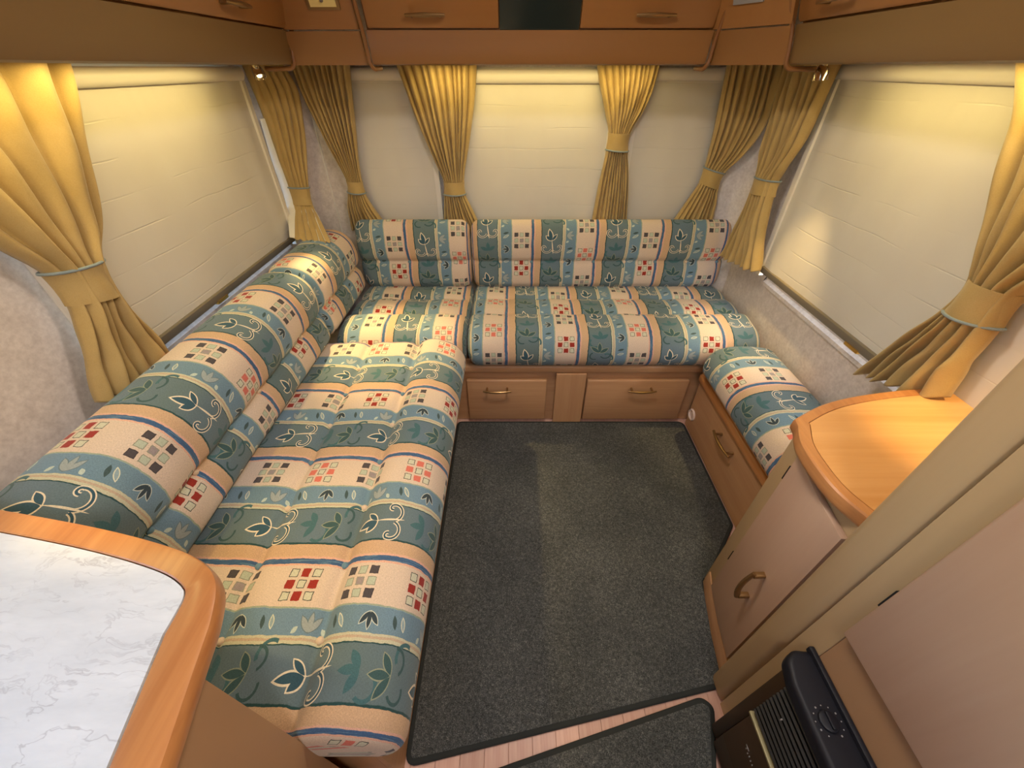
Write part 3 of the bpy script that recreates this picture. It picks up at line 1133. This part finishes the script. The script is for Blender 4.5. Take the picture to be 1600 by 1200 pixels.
# ================================================================ WARDROBE
t = thing('wardrobe', 'tall pale beech wardrobe with a rosy door, standing against the corner cabinet', 'wardrobe', (0.85, 0.0, 0))
MB().box((0.620, -0.9, 0.0), (1.125, 0.345, 1.948)).ob('body', M['frame_z'], t)
MB().box((0.603, 0.325, 0.0), (1.125, 0.393, 1.948), 0.018, 5).ob('corner_post', M['frame_z'], t)
MB().box((0.606, 0.277, 0.0), (0.6195, 0.3235, 1.948), 0.001, 1).ob('stile', M['frame_z'], t)
MB().box((0.606, -0.9, 0.0), (0.6195, 0.2763, 0.70), 0.001, 1).ob('rail_panel', M['side'], t)
d = MB().box((0.594, -0.60, 0.655), (0.6055, 0.279, 1.90), 0.004, 3).ob('door', M['pink_z'], t)
for z in (0.785, 1.70):
    MB().box((0.600, 0.2795, z - 0.026), (0.6068, 0.2835, z + 0.026), 0.001, 1).ob('hinge', M['dark'], t)

# ================================================================ HEATER
t = thing('gas_heater', 'black and brown gas fire at the foot of the wardrobe', 'heater', (0.57, 0.05, 0.0))
# top cover with a rounded front end
cov = [(0.6045, 0.288), (0.568, 0.292), (0.545, 0.276), (0.534, 0.235), (0.532, 0.18), (0.530, -0.32), (0.6045, -0.34)]
MB().prism(round_poly(cov, [0.0, 0.02, 0.03, 0.04, 0.02, 0.03, 0.0]), 0.497, 0.535, bev=0.010, seg=4).ob('top_cover', M['black'], t)
MB().box((0.594, -0.34, 0.528), (0.6052, 0.294, 0.545), 0.003).ob('rear_lip', M['black'], t)
MB().box((0.560, -0.30, 0.318), (0.6052, 0.240, 0.497)).ob('burner_case', M['dark'], t)
zz = 0.487
while zz > 0.325:
    MB().prism([(0.539, zz), (0.543, zz + 0.004), (0.560, zz - 0.002), (0.560, zz - 0.006)], -0.31, 0.240, 'xz').ob('louvre', M['fins'], t, smooth=False)
    zz -= 0.0175
MB().box((0.535, -0.31, 0.309), (0.560, 0.240, 0.317), 0.002).ob('trim_strip', M['strip_metal'], t)
MB().prism(round_poly([(0.544, 0.02), (0.538, 0.12), (0.538, 0.308), (0.6052, 0.308), (0.6052, 0.02)], [0.01, 0.02, 0.004, 0, 0]), -0.30, 0.236, 'xz', bev=0.004).ob('lower_panel', M['brown_metal'], t)
MB().box((0.560, -0.30, 0.0), (0.6052, 0.225, 0.02)).ob('foot', M['dark'], t)
MB().box((0.552, 0.2405, 0.02), (0.6052, 0.272, 0.497), 0.006).ob('shade_cheek', M['brown_metal'], t)  # dark cheek stands in for the top cover's cast shadow
# dial with a ring of printed marks on the cover
dx, dy, dz = 0.566, 0.178, 0.5345
dl = MB().lathe([(0.0001, 0), (0.017, 0), (0.016, 0.005), (0.0135, 0.0065), (0.0001, 0.007)], (dx, dy, dz), (0, 0, 1), 28)
dl.box((dx - 0.0032, dy - 0.013, dz + 0.006), (dx + 0.0032, dy + 0.013, dz + 0.0115), 0.0015)
dlo = dl.ob('dial', M['black'], t)
mk = MB()
for k in range(11):
    a = R(-60 + 30 * k)
    c = Vector((dx + 0.023 * math.cos(a), dy + 0.023 * math.sin(a), 0.5353))
    rr = 0.0011 if k % 3 else 0.0016
    mk.lathe([(0.0001, 0), (rr, 0), (rr, 0.0004), (0.0001, 0.0005)], c, (0, 0, 1), 8)
mk.ob('dial_marks', M['silver'], t)
MB().box((0.5375, 0.200, 0.425), (0.540, 0.203, 0.434), 0.0008).ob('chip', M['silver'], t)
mk = MB()
for k, (qy, qz, l) in enumerate(((0.0, 0.0, 0.010), (-0.008, -0.002, 0.005), (-0.014, 0.0, 0.006), (-0.021, -0.001, 0.005), (-0.028, 0.0, 0.005))):
    mk.box((0.5375, 0.190 + qy - 0.0012, 0.225 + qz), (0.5382, 0.190 + qy + 0.0012, 0.225 + qz + l))
mk.box((0.5375, 0.184, 0.234), (0.5382, 0.196, 0.2365))
mk.ob('badge', M['silver'], t)


# ================================================================ OVERHEAD LOCKERS
def sweep_section(sec, along, a, b, name, mat, parent, bev=0.0):
    """extrude a closed section; along 'y': sec is (x, z); along 'x': sec is (y, z)"""
    return MB().prism(sec, a, b, 'xz' if along == 'y' else 'yz', bev).ob(name, mat, parent)


def pelmet_sec(f, sg):
    """outer face points (offset out of the wall, z) to a closed slab; f(d) gives the coordinate at depth d from the bottom lip"""
    face = [(0.012, 1.4555), (0.004, 1.459), (0.0, 1.466), (-0.004, 1.50), (-0.014, 1.545)]
    inner = [(0.004, 1.545), (0.016, 1.50), (0.020, 1.4555)]
    return [(f + sg * d, z) for d, z in face + inner]


def door_sec(f, sg, z0=1.550, z1=1.90):
    # doors lean further into the room as they rise
    a = lambda z, o: f + sg * (-(z - 1.466) * 0.32 + 0.008 + o)
    return [(a(z0, 0.004), z0), (a(z0 + 0.006, 0.0), z0 + 0.006), (a(z1, 0.0), z1), (a(z1, 0.018), z1), (a(z0, 0.018), z0)]


def locker(name, label, face, sg, along, a, b, doors, handles, wall, mp, md, loc):
    """sg: direction from the face to the wall"""
    t = thing(name, label, 'locker', loc)
    sweep_section(pelmet_sec(face, sg), along, a, b, 'pelmet', mp, t)
    # carcass behind the doors
    q = lambda z: face + sg * (-(z - 1.466) * 0.32 + 0.030)
    sweep_section([(q(1.545), 1.478), (q(1.545), 1.545), (q(1.94), 1.94), (wall, 1.94), (wall, 1.478)], along, a, b, 'carcass', md, t)
    for (d0, d1), hs in zip(doors, handles):
        dd = sweep_section(door_sec(face, sg), along, d0, d1, 'door', md, t, 0.003)
        z = 1.578
        fx = face + sg * (-(z - 1.466) * 0.32 + 0.008)
        if along == 'y':
            bow_handle(dd, (fx, hs, z), (0, 1, 0), (-sg, 0, 0), 0.125, 0.006, 0.022)
        else:
            bow_handle(dd, (hs, fx, z), (1, 0, 0), (0, -sg, 0), 0.125, 0.006, 0.022)
    return t


FL, FR, FF = -0.76, 0.82, 1.75
YL, YR = 1.765, 1.515
lk = locker('overhead_locker', 'long overhead locker above the blind and seat on the worktop side', FL, -1, 'y', -0.5, YL, [(-0.2, 0.72), (0.724, YL - 0.012)], [0.3, 1.42], XL + 0.005, M['pelmet_y'], M['locker_y'], (-0.9, 0.7, 1.46))
rk = locker('overhead_locker', 'overhead locker with the narrow gap between two doors, above the cabinet-side blind', FR, 1, 'y', 0.41, YR, [(0.43, 1.045), (1.049, YR - 0.012)], [0.75, 1.32], XR - 0.005, M['pelmet_y'], M['locker_y'], (0.97, 1.0, 1.46))
fk = locker('overhead_locker', 'overhead locker across the end wall with a black panel between two doors', FF, 1, 'x', -0.478, 0.663, [(-0.470, -0.043), (0.221, 0.655)], [-0.275, 0.455], YF - 0.005, M['pelmet_x'], M['locker_x'], (0.09, 1.95, 1.46))
sweep_section(door_sec(FF, 1, 1.545), 'x', -0.040, 0.218, 'dark_panel', M['greenblack'], fk, 0.001)


# beads: follow the end of a locker down its face, round the bottom corner and back under it
def bead(parent, f3, name='end_bead'):
    """f3(d, z): point at depth d behind the face line"""
    pts = [f3(-(1.93 - 1.466) * 0.32 - 0.004, 1.93), f3(-(1.60 - 1.466) * 0.32 - 0.006, 1.60), f3(-0.018, 1.53), f3(-0.009, 1.49), f3(-0.006, 1.468)]
    for k in range(1, 8):
        a = k / 8 * PI / 2
        pts.append(f3(-0.006 + 0.024 * (1 - math.cos(a)), 1.468 - 0.022 * math.sin(a)))
    pts += [f3(0.03, 1.446), f3(0.10, 1.4455)]
    return MB().tube(pts, 0.0068, 8).ob(name, M['trim'], parent)


bead(lk, lambda d, z: (FL - d, YL + 0.004, z))
bead(rk, lambda d, z: (FR + d, YR + 0.004, z))


def bead_short(parent, x, sgn):
    pts = [(x - sgn * 0.006, FF - (1.93 - 1.466) * 0.32 - 0.004, 1.93), (x - sgn * 0.002, FF - (1.6 - 1.466) * 0.32 - 0.006, 1.6), (x, FF - 0.022, 1.53), (x, FF - 0.012, 1.49), (x, FF - 0.008, 1.468)]
    for k in range(1, 8):
        a = k / 8 * PI / 2
        pts.append((x + sgn * 0.012 * k / 8, FF - 0.008 + 0.02 * (1 - math.cos(a)), 1.468 - 0.024 * math.sin(a)))
    pts += [(x + sgn * 0.02, FF + 0.03, 1.446), (x + sgn * 0.022, FF + 0.05, 1.447)]
    return MB().tube(pts, 0.0065, 8).ob('end_bead', M['trim'], parent)


bead_short(fk, -0.486, 1)
bead_short(fk, 0.671, -1)


# corner panels between the lockers
def corner_panel(p0, p1, label, deep):
    p0, p1 = Vector(p0), Vector(p1)
    d = (p1 - p0).normalized()
    nrm = Vector((d.y, -d.x))
    if nrm.y > 0: nrm = -nrm           # towards the room
    c = (p0 + p1) / 2
    def strip(zs, th, name, mat, par):
        rings = []
        for q in (p0, p1):
            ring = []
            for z in zs:
                o = nrm * ((z - 1.466) * 0.32 if z > 1.466 else 0)
                ring.append((q.x + o.x, q.y + o.y, z))
            for z in zs[::-1]:
                o = nrm * ((z - 1.466) * 0.32 - th if z > 1.466 else -th)
                ring.append((q.x + o.x, q.y + o.y, z))
            rings.append(ring)
        return MB().loft(rings).ob(name, mat, par)
    t = strip([1.5465, 1.94], 0.018, 'corner_panel', M['locker_x'], fk)
    strip([1.4555, 1.466, 1.50, 1.5425], 0.016, 'pelmet', M['pelmet_x'], t)
    return t, c, d, nrm


cpl, cL, dL, nL = corner_panel((-0.752, 1.772), (-0.497, 1.757), 'corner panel with the bright brass switch plate', 0)
cpr, cR, dR, nR = corner_panel((0.682, 1.757), (0.812, 1.524), 'corner panel with the grey socket plate', 0)


def wall_plate(c, d, nrm, label, m1, m2, w, name):
    zc = 1.640
    o = nrm * ((zc - 1.466) * 0.32)
    p = Vector((c.x + o.x, c.y + o.y, zc))
    up = (Vector((0, 0, 1)) + Vector((nrm.x, nrm.y, 0)) * 0.32).normalized()
    dd = Vector((d.x, d.y, 0))
    out = dd.cross(up)
    if out.y > 0: out = -out
    t = thing(name, label, 'wall plate', p)

    def plate(hw, hh, o0, o1):
        ring = [p + dd * a + up * b for a, b in ((-hw, -hh), (hw, -hh), (hw, hh), (-hw, hh))]
        return MB().loft([[q + out * o0 for q in ring], [q + out * o1 for q in ring]])
    if m1 is not None:
        plate(w, 0.050, 0.0005, 0.004).ob('surround', m1, t)
    plate(w * 0.8, 0.042, 0.0042 if m1 else 0.0005, 0.007).ob('face_plate', m2, t, smooth=False)
    s = MB().lathe([(0.0001, 0.0072), (0.0055, 0.0072), (0.0055, 0.009), (0.0035, 0.009), (0.003, 0.016), (0.0001, 0.0165)], p - up * 0.026, out, 14)
    s.ob('toggle', M['rail'], t)
    return t


wall_plate(cL + dL * 0.035, dL, nL, 'switch plate coloured as lit bright yellow with a dark toggle and thin metal surround', M['bronze'], M['lit_plate'], 0.052, 'switch_plate')
wall_plate(cR + dR * -0.01, dR, nR, 'grey socket plate with a small toggle', None, M['socket_grey'], 0.062, 'socket_plate')


# ================================================================ LAMPS
def spot_lamp(loc, aim, label, energy):
    L = Vector(loc)
    t = thing('spot_lamp', label, 'spotlight', L)
    MB().lathe([(0.0001, 0.032), (0.030, 0.032), (0.030, 0.026), (0.024, 0.022), (0.0001, 0.022)], L, (0, 0, 1), 24).ob('base', M['chrome'], t)
    MB().tube([L + Vector((0, 0, 0.024)), L + Vector((0.002, 0, 0.004))], 0.006, 10).ob('stem', M['chrome'], t)
    a = (Vector(aim) - L).normalized()
    s = L - a * 0.012
    MB().lathe([(0.0001, -0.006), (0.009, -0.005), (0.015, 0.004), (0.0185, 0.018), (0.0205, 0.036), (0.0185, 0.036), (0.014, 0.016), (0.0001, 0.010)], s, a, 24).ob('shade', M['chrome'], t)
    MB().lathe([(0.0001, 0.012), (0.007, 0.014), (0.009, 0.021), (0.006, 0.028), (0.0001, 0.030)], s, a, 14).ob('bulb', M['emit_bulb'], t)
    lamp_obj('spot_beam', 'SPOT', s + a * 0.037, energy, WARM, t, a.to_track_quat('-Z', 'Y').to_euler(), spot_size=R(46), spot_blend=0.9, shadow_soft_size=0.014)
    return t


spot_lamp((-0.875, 1.735, 1.444), (-0.52, 1.42, 0.5), 'chrome spotlight under the locker end by the yellow switch plate', E_SPOT * 1.3)
spot_lamp((0.905, 1.475, 1.444), (1.0, 1.46, 0.5), 'chrome spotlight under the locker end by the grey socket plate', E_SPOT * 0.5)
spot_lamp((0.93, 0.50, 1.444), (1.0, 0.60, 0.8), 'chrome spotlight above the wooden table top', E_SPOT * 0.32)
spot_lamp((-0.86, 0.40, 1.444), (-0.40, 0.52, 0.5), 'chrome spotlight above the worktop end of the long seat', E_SPOT * 0.3)


def strip_light(a, b, label):
    a, b = Vector(a), Vector(b)
    c = (a + b) / 2
    t = thing('strip_light', label, 'strip light', c)
    h = Vector((0.018, 0.018, 0))
    lo, hi = Vector((min(a.x, b.x), min(a.y, b.y), a.z)), Vector((max(a.x, b.x), max(a.y, b.y), a.z))
    MB().box(lo - h, hi + h + Vector((0, 0, 0.010)), 0.002).ob('housing', M['white_plastic'], t)
    h2 = Vector((0.011, 0.011, 0))
    MB().box(lo - h2 + Vector((0, 0, -0.009)), hi + h2 + Vector((0, 0, -0.0002)), 0.003).ob('diffuser', M['emit_strip'], t)
    L = (b - a).length
    along_y = abs(b.y - a.y) > abs(b.x - a.x)
    lamp_obj('strip_beam', 'AREA', c + Vector((0, 0, -0.0105)), E_STRIP * L, STRIP, t, (0, 0, R(90) if along_y else 0), shape='RECTANGLE', size=L, size_y=0.02)
    return t


strip_light((-0.925, 0.50, 1.4675), (-0.925, 1.66, 1.4675), 'strip light hidden behind the pelmet on the worktop side')
strip_light((0.965, 0.55, 1.4675), (0.965, 1.42, 1.4675), 'strip light hidden behind the pelmet on the cabinet side')
strip_light((-0.36, 1.995, 1.4675), (0.58, 1.995, 1.4675), 'strip light hidden behind the pelmet of the end wall')

def roof_lamp(x, y, label, k):
    t = thing('roof_lamp', label, 'ceiling lamp', (x, y, ZC))
    MB().lathe([(0.0001, 0.0), (0.14, 0.0), (0.14, -0.022), (0.125, -0.026), (0.0001, -0.026)], (x, y, ZC - 0.0005), (0, 0, 1), 40).ob('base', M['white_plastic'], t)
    MB().lathe([(0.0001, -0.0265), (0.120, -0.0265), (0.112, -0.045), (0.07, -0.060), (0.0001, -0.065)], (x, y, ZC), (0, 0, 1), 40).ob('diffuser', M['emit_roof'], t)
    lamp_obj('roof_beam', 'AREA', (x, y, ZC - 0.068), E_ROOF * k, ROOF, t, shape='DISK', size=0.22)


roof_lamp(0.10, 0.85, 'added round fill lamp on the ceiling above the floor between the seats', 1.0)  # unseen lamp added as fill light over the seats
roof_lamp(0.25, -0.45, 'round roof lamp on the ceiling above the kitchen aisle', 1.0)


# ================================================================ BLINDS
def blind(name, label, p0, p1, nrm, ztop, zbot, cas_h=0.042, fabric_bulge=0.004, slack=0.0, channels=(1, 1), proud=0.0):
    """p0, p1: plan ends; nrm: unit plan vector into the room"""
    p0, p1, nrm = Vector(p0), Vector(p1), Vector(nrm)
    d = (p1 - p0).normalized()
    c = (p0 + p1) / 2
    L = (p1 - p0).length
    t = thing(name, label, 'blind', (c.x, c.y, zbot))

    def P3(s, o, z):
        q = p0 + d * s + nrm * o
        return (q.x, q.y, z)
    # cassette: rounded section along the top
    sec = []
    for k in range(13):
        a = -PI / 2 + PI * k / 12
        sec.append((0.010 + 0.016 * math.cos(a), ztop + cas_h / 2 + cas_h / 2 * math.sin(a)))
    sec += [(-0.006, ztop + cas_h), (-0.006, ztop)]
    MB().loft([[P3(s, o, z) for o, z in sec] for s in (0.0, L)]).ob('cassette', M['white_plastic'], t)
    # cloth: a slightly wavy sheet with thickness
    nu, nv = 30, 34
    front, back = [], []
    for j in range(nv + 1):
        z = lerp(ztop + 0.004, zbot + 0.008, j / nv)
        rf, rb = [], []
        for i in range(nu + 1):
            s = lerp(0.010, L - 0.010, i / nu)
            w = fabric_bulge * math.sin(j / nv * PI) * (math.sin(i / nu * PI * 1.0) * 0.8 + 0.35 * math.sin(i / nu * 11 + j * 0.10) + 0.25 * math.sin(i / nu * 23 - j * 0.12))
            w += slack * math.exp(-((i / nu - 0.93) / 0.03) ** 2)
            rf.append(P3(s, 0.004 + w, z)); rb.append(P3(s, 0.003 + w, z))
        front.append(rf); back.append(rb)
    rings = [f + b[::-1] for f, b in zip(front, back)]
    MB().loft(rings).ob('cloth', M['blind'], t, angle=60)
    sec = [(-0.004, zbot - 0.014), (0.011, zbot - 0.014), (0.013, zbot - 0.010), (0.013, zbot + 0.010), (0.010, zbot + 0.013), (-0.004, zbot + 0.013)]
    MB().loft([[P3(s, o, z) for o, z in sec] for s in (0.006, L - 0.006)]).ob('bottom_rail', M['rail'], t)
    s = L * 0.42
    MB().loft([[P3(s - 0.03, o, z) for o, z in ((0.004, zbot - 0.020), (0.016, zbot - 0.020), (0.016, zbot - 0.010), (0.004, zbot - 0.010))],
               [P3(s + 0.03, o, z) for o, z in ((0.004, zbot - 0.020), (0.016, zbot - 0.020), (0.016, zbot - 0.010), (0.004, zbot - 0.010))]]).ob('pull_tab', M['brass'], t)
    for k, ss in enumerate((0.0, L)):
        if channels[k]:
            a, b = (ss - 0.012, ss + 0.012)
            q = [(a, -0.006), (b, -0.006), (b, 0.013), (a, 0.013)]
            MB().loft([[P3(x, o, z) for x, o in q] for z in (zbot - 0.03, ztop + 0.002)]).ob('side_channel', M['white_plastic'], t)
    return t


blind('roller_blind', 'pulled down cream blind above the long back cushion, worktop side', (-1.050, 0.85), (-1.050, 1.925), (1, 0), 1.410, 0.815, slack=0.006)
blind('roller_blind', 'pulled down cream blind above the narrow bench, light leaking under its rail', (1.095, 0.62), (1.095, 1.672), (-1, 0), 1.418, 0.766, slack=0.006)
blind('roller_blind', 'wide cream blind in the middle of the end wall, between the two narrow-waisted curtains', (-0.250, 2.137), (0.449, 2.137), (0, -1), 1.395, 0.78, cas_h=0.05, fabric_bulge=0.005)
blind('roller_blind', 'narrow cream blind on the end wall next to the curtain with the narrow tie', (-0.80, 2.143), (-0.365, 2.143), (0, -1), 1.405, 0.78, cas_h=0.045)
blind('roller_blind', 'narrow cream blind on the end wall next to the cabinet-side corner curtain', (0.55, 2.143), (0.985, 2.143), (0, -1), 1.405, 0.78, cas_h=0.045)


# ================================================================ CURTAINS
def curtain(label, rows, nrm, folds, tie, seed=1, amp=0.014, piping='top', lining_strip=False, group=None, tie_amp=0.02):
    """rows: (left point, right point) pairs from the top down, as (a, z) on a plane; tie: (upper row index, lower row index)"""
    rnd = random.Random(seed)
    nrm = Vector(nrm).normalized()
    Ls = [Vector(r[0]) for r in rows]
    Rs = [Vector(r[1]) for r in rows]
    nv = 64
    Lc = [Vector(p) for p in catmull([tuple(p) for p in Ls], nv)]
    Rc = [Vector(p) for p in catmull([tuple(p) for p in Rs], nv)]
    nu = folds * 14
    # fold positions: uneven widths, each fold a rounded ridge
    edges = [0.0]
    for k in range(folds):
        edges.append(edges[-1] + rnd.uniform(0.65, 1.4))
    edges = [e / edges[-1] for e in edges]
    hs = [rnd.uniform(0.6, 1.15) for _ in range(folds)]
    tw = (tie[0] + tie[1]) / 2 / (len(rows) - 1)
    rowsv = []
    for j in range(nv):
        t = j / (nv - 1)
        l, r = Lc[j], Rc[j]
        wdt = (r - l).length
        gather = math.exp(-((t - tw) / 0.16) ** 2)
        row = []
        for i in range(nu + 1):
            s = i / nu
            k = min(max(next((q for q in range(folds) if s <= edges[q + 1]), folds - 1), 0), folds - 1)
            f = (s - edges[k]) / (edges[k + 1] - edges[k])
            ridge = (math.sin(PI * f)) ** 0.6 * hs[k]
            a = min(amp, 2.2 * wdt / folds) * (1 - 0.45 * gather)
            o = ridge * a
            bul = math.sqrt(max(0.0, 1 - (2 * s - 1) ** 2))
            o += bul * (0.010 + tie_amp * gather)
            o += 0.006 * math.sin(s * 5 + t * 7 + seed) * (1 - gather)
            # soft diagonal drag lines
            o += 0.003 * math.sin(s * 19 + t * 26 + seed * 2) * (1 - gather)
            sag = 0.0
            if t > tw:
                sag = 0.012 * (t - tw) / (1 - tw) * math.sin(PI * f) * hs[k]
            row.append(l.lerp(r, s) + nrm * o + Vector((0, 0, -sag)))
        rowsv.append(row)
    base = (Ls[0] + Rs[0]) / 2
    tt = thing('curtain', label, 'curtain', base, group)
    mb = MB()
    mb.loft(rowsv, close=False, cap=False)
    for f in mb.bm.faces:
        f.normal_update()
    # make faces look into the room
    av = Vector((0, 0, 0))
    for f in mb.bm.faces:
        av += f.normal * f.calc_area()
    if av.dot(nrm) < 0:
        bmesh.ops.reverse_faces(mb.bm, faces=mb.bm.faces)
    o = mb.ob('drape', [M['curtain'], M['lining']], tt, angle=180)
    so = o.modifiers.new('thickness', 'SOLIDIFY')
    so.thickness = 0.0012
    so.offset = -1
    so.material_offset = 1
    so.material_offset_rim = 0
    if lining_strip:
        ring = []
        for j in range(int(nv * 0.25), nv):
            t = j / (nv - 1)
            l, r = Lc[j], Rc[j]
            d = (r - l).normalized()
            w = lining_strip * (0.5 + 0.5 * math.sin(PI * min(1, max(0, (t - 0.25) / 0.75))))
            ring.append([l - d * w + nrm * 0.002, l - d * (w * 0.5) + nrm * 0.006, l + d * 0.006 + nrm * 0.006, l + d * 0.006 + nrm * 0.003, l - d * w * 0.5 + nrm * 0.003, l - d * w])
        MB().loft(ring).ob('lining', M['lining'], tt)
    # tieback band hugging the bundle
    i0 = tie[0] / (len(rows) - 1) * (nv - 1)
    i1 = tie[1] / (len(rows) - 1) * (nv - 1)
    rings = []
    pr = {}
    for q in range(5):
        j = lerp(i0, i1, q / 4)
        ja, fr = int(j), j - int(j)
        l = Lc[ja].lerp(Lc[min(ja + 1, nv - 1)], fr)
        r = Rc[ja].lerp(Rc[min(ja + 1, nv - 1)], fr)
        c = (l + r) / 2
        d = (r - l) / 2
        dep = 0.010 + tie_amp + amp * 0.50 + 0.003
        ring = []
        for k in range(28):
            a = 2 * PI * k / 28
            ring.append(c + d * (1.04 * math.cos(a)) + nrm * (dep * (math.sin(a) if math.sin(a) > 0 else 0.35 * math.sin(a)) + 0.002 * math.sin(3 * a + q)))
        rings.append(ring)
    # open tube with thickness: outer then inner wall
    innr = [[p.lerp(sum(rg, Vector()) / 28, 0.05) for p in rg] for rg in rings]
    tb = MB().loft(rings + innr[::-1] + [rings[0]], True, False).ob('tieback', M['curtain'], tt, angle=50)
    pr = rings[0] if piping == 'top' else rings[-1]
    pc = sum(pr, Vector()) / 28
    pts = [p + (p - pc) * 0.03 for p in pr]
    MB().tube(pts + pts[:2], 0.0034, 8, cap=False).ob('piping', M['piping'], tb)
    return tt


def on_x(x, rows):
    """rows of (yl, zl, yr, zr) or with x shifts, on a plane x = const"""
    return [((x + (r[4] if len(r) > 4 else 0), r[0], r[1]), (x + (r[5] if len(r) > 5 else (r[4] if len(r) > 4 else 0)), r[2], r[3])) for r in rows]


def on_y(y, rows, ref=2.06):
    k = y / ref
    rows = [(r[0] * k, 1.472 if r[1] > 1.45 else 1.45 + (r[1] - 1.45) * k, r[2] * k, 1.472 if r[3] > 1.45 else 1.45 + (r[3] - 1.45) * k) + tuple(r[4:]) for r in rows]
    return [((r[0], y + (r[4] if len(r) > 4 else 0), r[1]), (r[2], y + (r[5] if len(r) > 5 else 0), r[3])) for r in rows]


# near curtain of the worktop-side window
curtain('large ochre curtain nearest the worktop with a grey-blue piped tieback', on_x(-1.026, [
    (0.640, 1.472, 1.165, 1.472), (0.680, 1.38, 1.120, 1.38), (0.730, 1.29, 1.070, 1.27), (0.780, 1.18, 1.010, 1.16), (0.826, 1.097, 0.950, 1.085), (0.825, 1.020, 0.935, 1.000), (0.795, 0.95, 0.94, 0.93), (0.760, 0.87, 0.955, 0.85), (0.735, 0.805, 0.960, 0.775)]),
    (1, 0, 0), 6, (4, 5), 3, amp=0.042, piping='top', tie_amp=0.022)
# far curtain of the same window
curtain('ochre curtain with white lining showing, at the far end of the worktop-side blind', [
    ((-1.035, 1.955, 1.472), (-0.925, 2.050, 1.472)), ((-1.035, 1.970, 1.36), (-0.900, 2.075, 1.38)), ((-1.035, 1.985, 1.26), (-0.908, 2.068, 1.26)), ((-1.035, 1.990, 1.14), (-0.932, 2.045, 1.13)),
    ((-1.035, 2.000, 1.016), (-0.953, 2.025, 1.012)), ((-1.030, 1.985, 0.945), (-0.954, 2.015, 0.94)), ((-1.010, 1.90, 0.897), (-0.880, 1.89, 0.905)), ((-0.988, 1.81, 0.850), (-0.812, 1.79, 0.842))],
    (0.75, -0.65, 0), 6, (4, 5), 5, amp=0.018, lining_strip=0.030, tie_amp=0.012)
# end wall corner curtains
curtain('ochre corner curtain in the shade below the corner panel with the yellow plate', on_y(2.095, [
    (-0.900, 1.472, -0.655, 1.472), (-0.880, 1.36, -0.670, 1.36), (-0.845, 1.24, -0.685, 1.24), (-0.805, 1.12, -0.700, 1.12), (-0.780, 1.035, -0.706, 1.03), (-0.785, 0.985, -0.703, 0.98), (-0.805, 0.92, -0.68, 0.92), (-0.83, 0.80, -0.61, 0.80, 0.04, 0.0)]),
    (0.12, -1, 0), 10, (4, 5), 11, amp=0.030, piping='bottom', tie_amp=0.016)
curtain('bright ochre curtain gathered low, on the yellow-plate side of the wide middle blind', on_y(2.105, [
    (-0.475, 1.472, -0.140, 1.472), (-0.435, 1.34, -0.158, 1.34), (-0.395, 1.22, -0.185, 1.21), (-0.350, 1.11, -0.212, 1.10), (-0.322, 1.030, -0.226, 1.03), (-0.326, 0.975, -0.224, 0.975), (-0.333, 0.92, -0.20, 0.92), (-0.345, 0.80, -0.145, 0.80)]),
    (0, -1, 0), 11, (4, 5), 17, amp=0.028, piping='bottom', tie_amp=0.016)
curtain('bright ochre curtain gathered high, on the socket side of the wide middle blind', on_y(2.105, [
    (0.340, 1.472, 0.597, 1.472), (0.365, 1.39, 0.590, 1.39), (0.395, 1.31, 0.565, 1.31), (0.425, 1.225, 0.520, 1.222), (0.425, 1.160, 0.522, 1.154), (0.418, 1.09, 0.535, 1.09), (0.407, 0.98, 0.555, 0.98), (0.395, 0.80, 0.575, 0.80)]),
    (0, -1, 0), 11, (3, 4), 23, amp=0.028, piping='bottom', tie_amp=0.016)
curtain('ochre corner curtain sweeping sideways below the panel with the grey socket', on_y(2.100, [
    (0.866, 1.472, 1.035, 1.472, 0.0, -0.12), (0.876, 1.36, 1.040, 1.39, 0, -0.13), (0.884, 1.24, 1.040, 1.28, 0, -0.13), (0.888, 1.15, 1.015, 1.17, 0, -0.09), (0.889, 1.090, 0.975, 1.070, 0, -0.03), (0.884, 1.026, 0.974, 1.000, 0, -0.02), (0.850, 0.95, 0.985, 0.94, 0, -0.02), (0.780, 0.80, 1.00, 0.80, 0, -0.02)]),
    (-0.2, -1, 0), 8, (4, 5), 31, amp=0.034, piping='top', tie_amp=0.016)
# cabinet side window, far curtain
curtain('pale ochre curtain beside the far edge of the cabinet-side blind', on_x(1.048, [
    (1.915, 1.472, 1.630, 1.472), (1.895, 1.36, 1.634, 1.36), (1.875, 1.24, 1.652, 1.24), (1.860, 1.15, 1.685, 1.15), (1.850, 1.092, 1.712, 1.099), (1.850, 1.030, 1.704, 1.045), (1.870, 0.93, 1.680, 0.94), (1.900, 0.82, 1.640, 0.85), (1.925, 0.735, 1.615, 0.775)]),
    (-1, 0, 0), 8, (4, 5), 37, amp=0.034, piping='top', tie_amp=0.018)
# cabinet side window, near curtain
curtain('large ochre curtain hanging behind the wooden table top', on_x(1.052, [
    (1.060, 1.472, 0.56, 1.472), (1.000, 1.38, 0.60, 1.38), (0.948, 1.28, 0.64, 1.26), (0.890, 1.17, 0.69, 1.17), (0.846, 1.082, 0.742, 1.085), (0.852, 1.000, 0.740, 1.010), (0.885, 0.92, 0.735, 0.94), (0.920, 0.84, 0.730, 0.90), (0.955, 0.74, 0.720, 0.835)]),
    (-1, 0, 0), 6, (4, 5), 41, amp=0.042, piping='bottom', lining_strip=False, tie_amp=0.020)
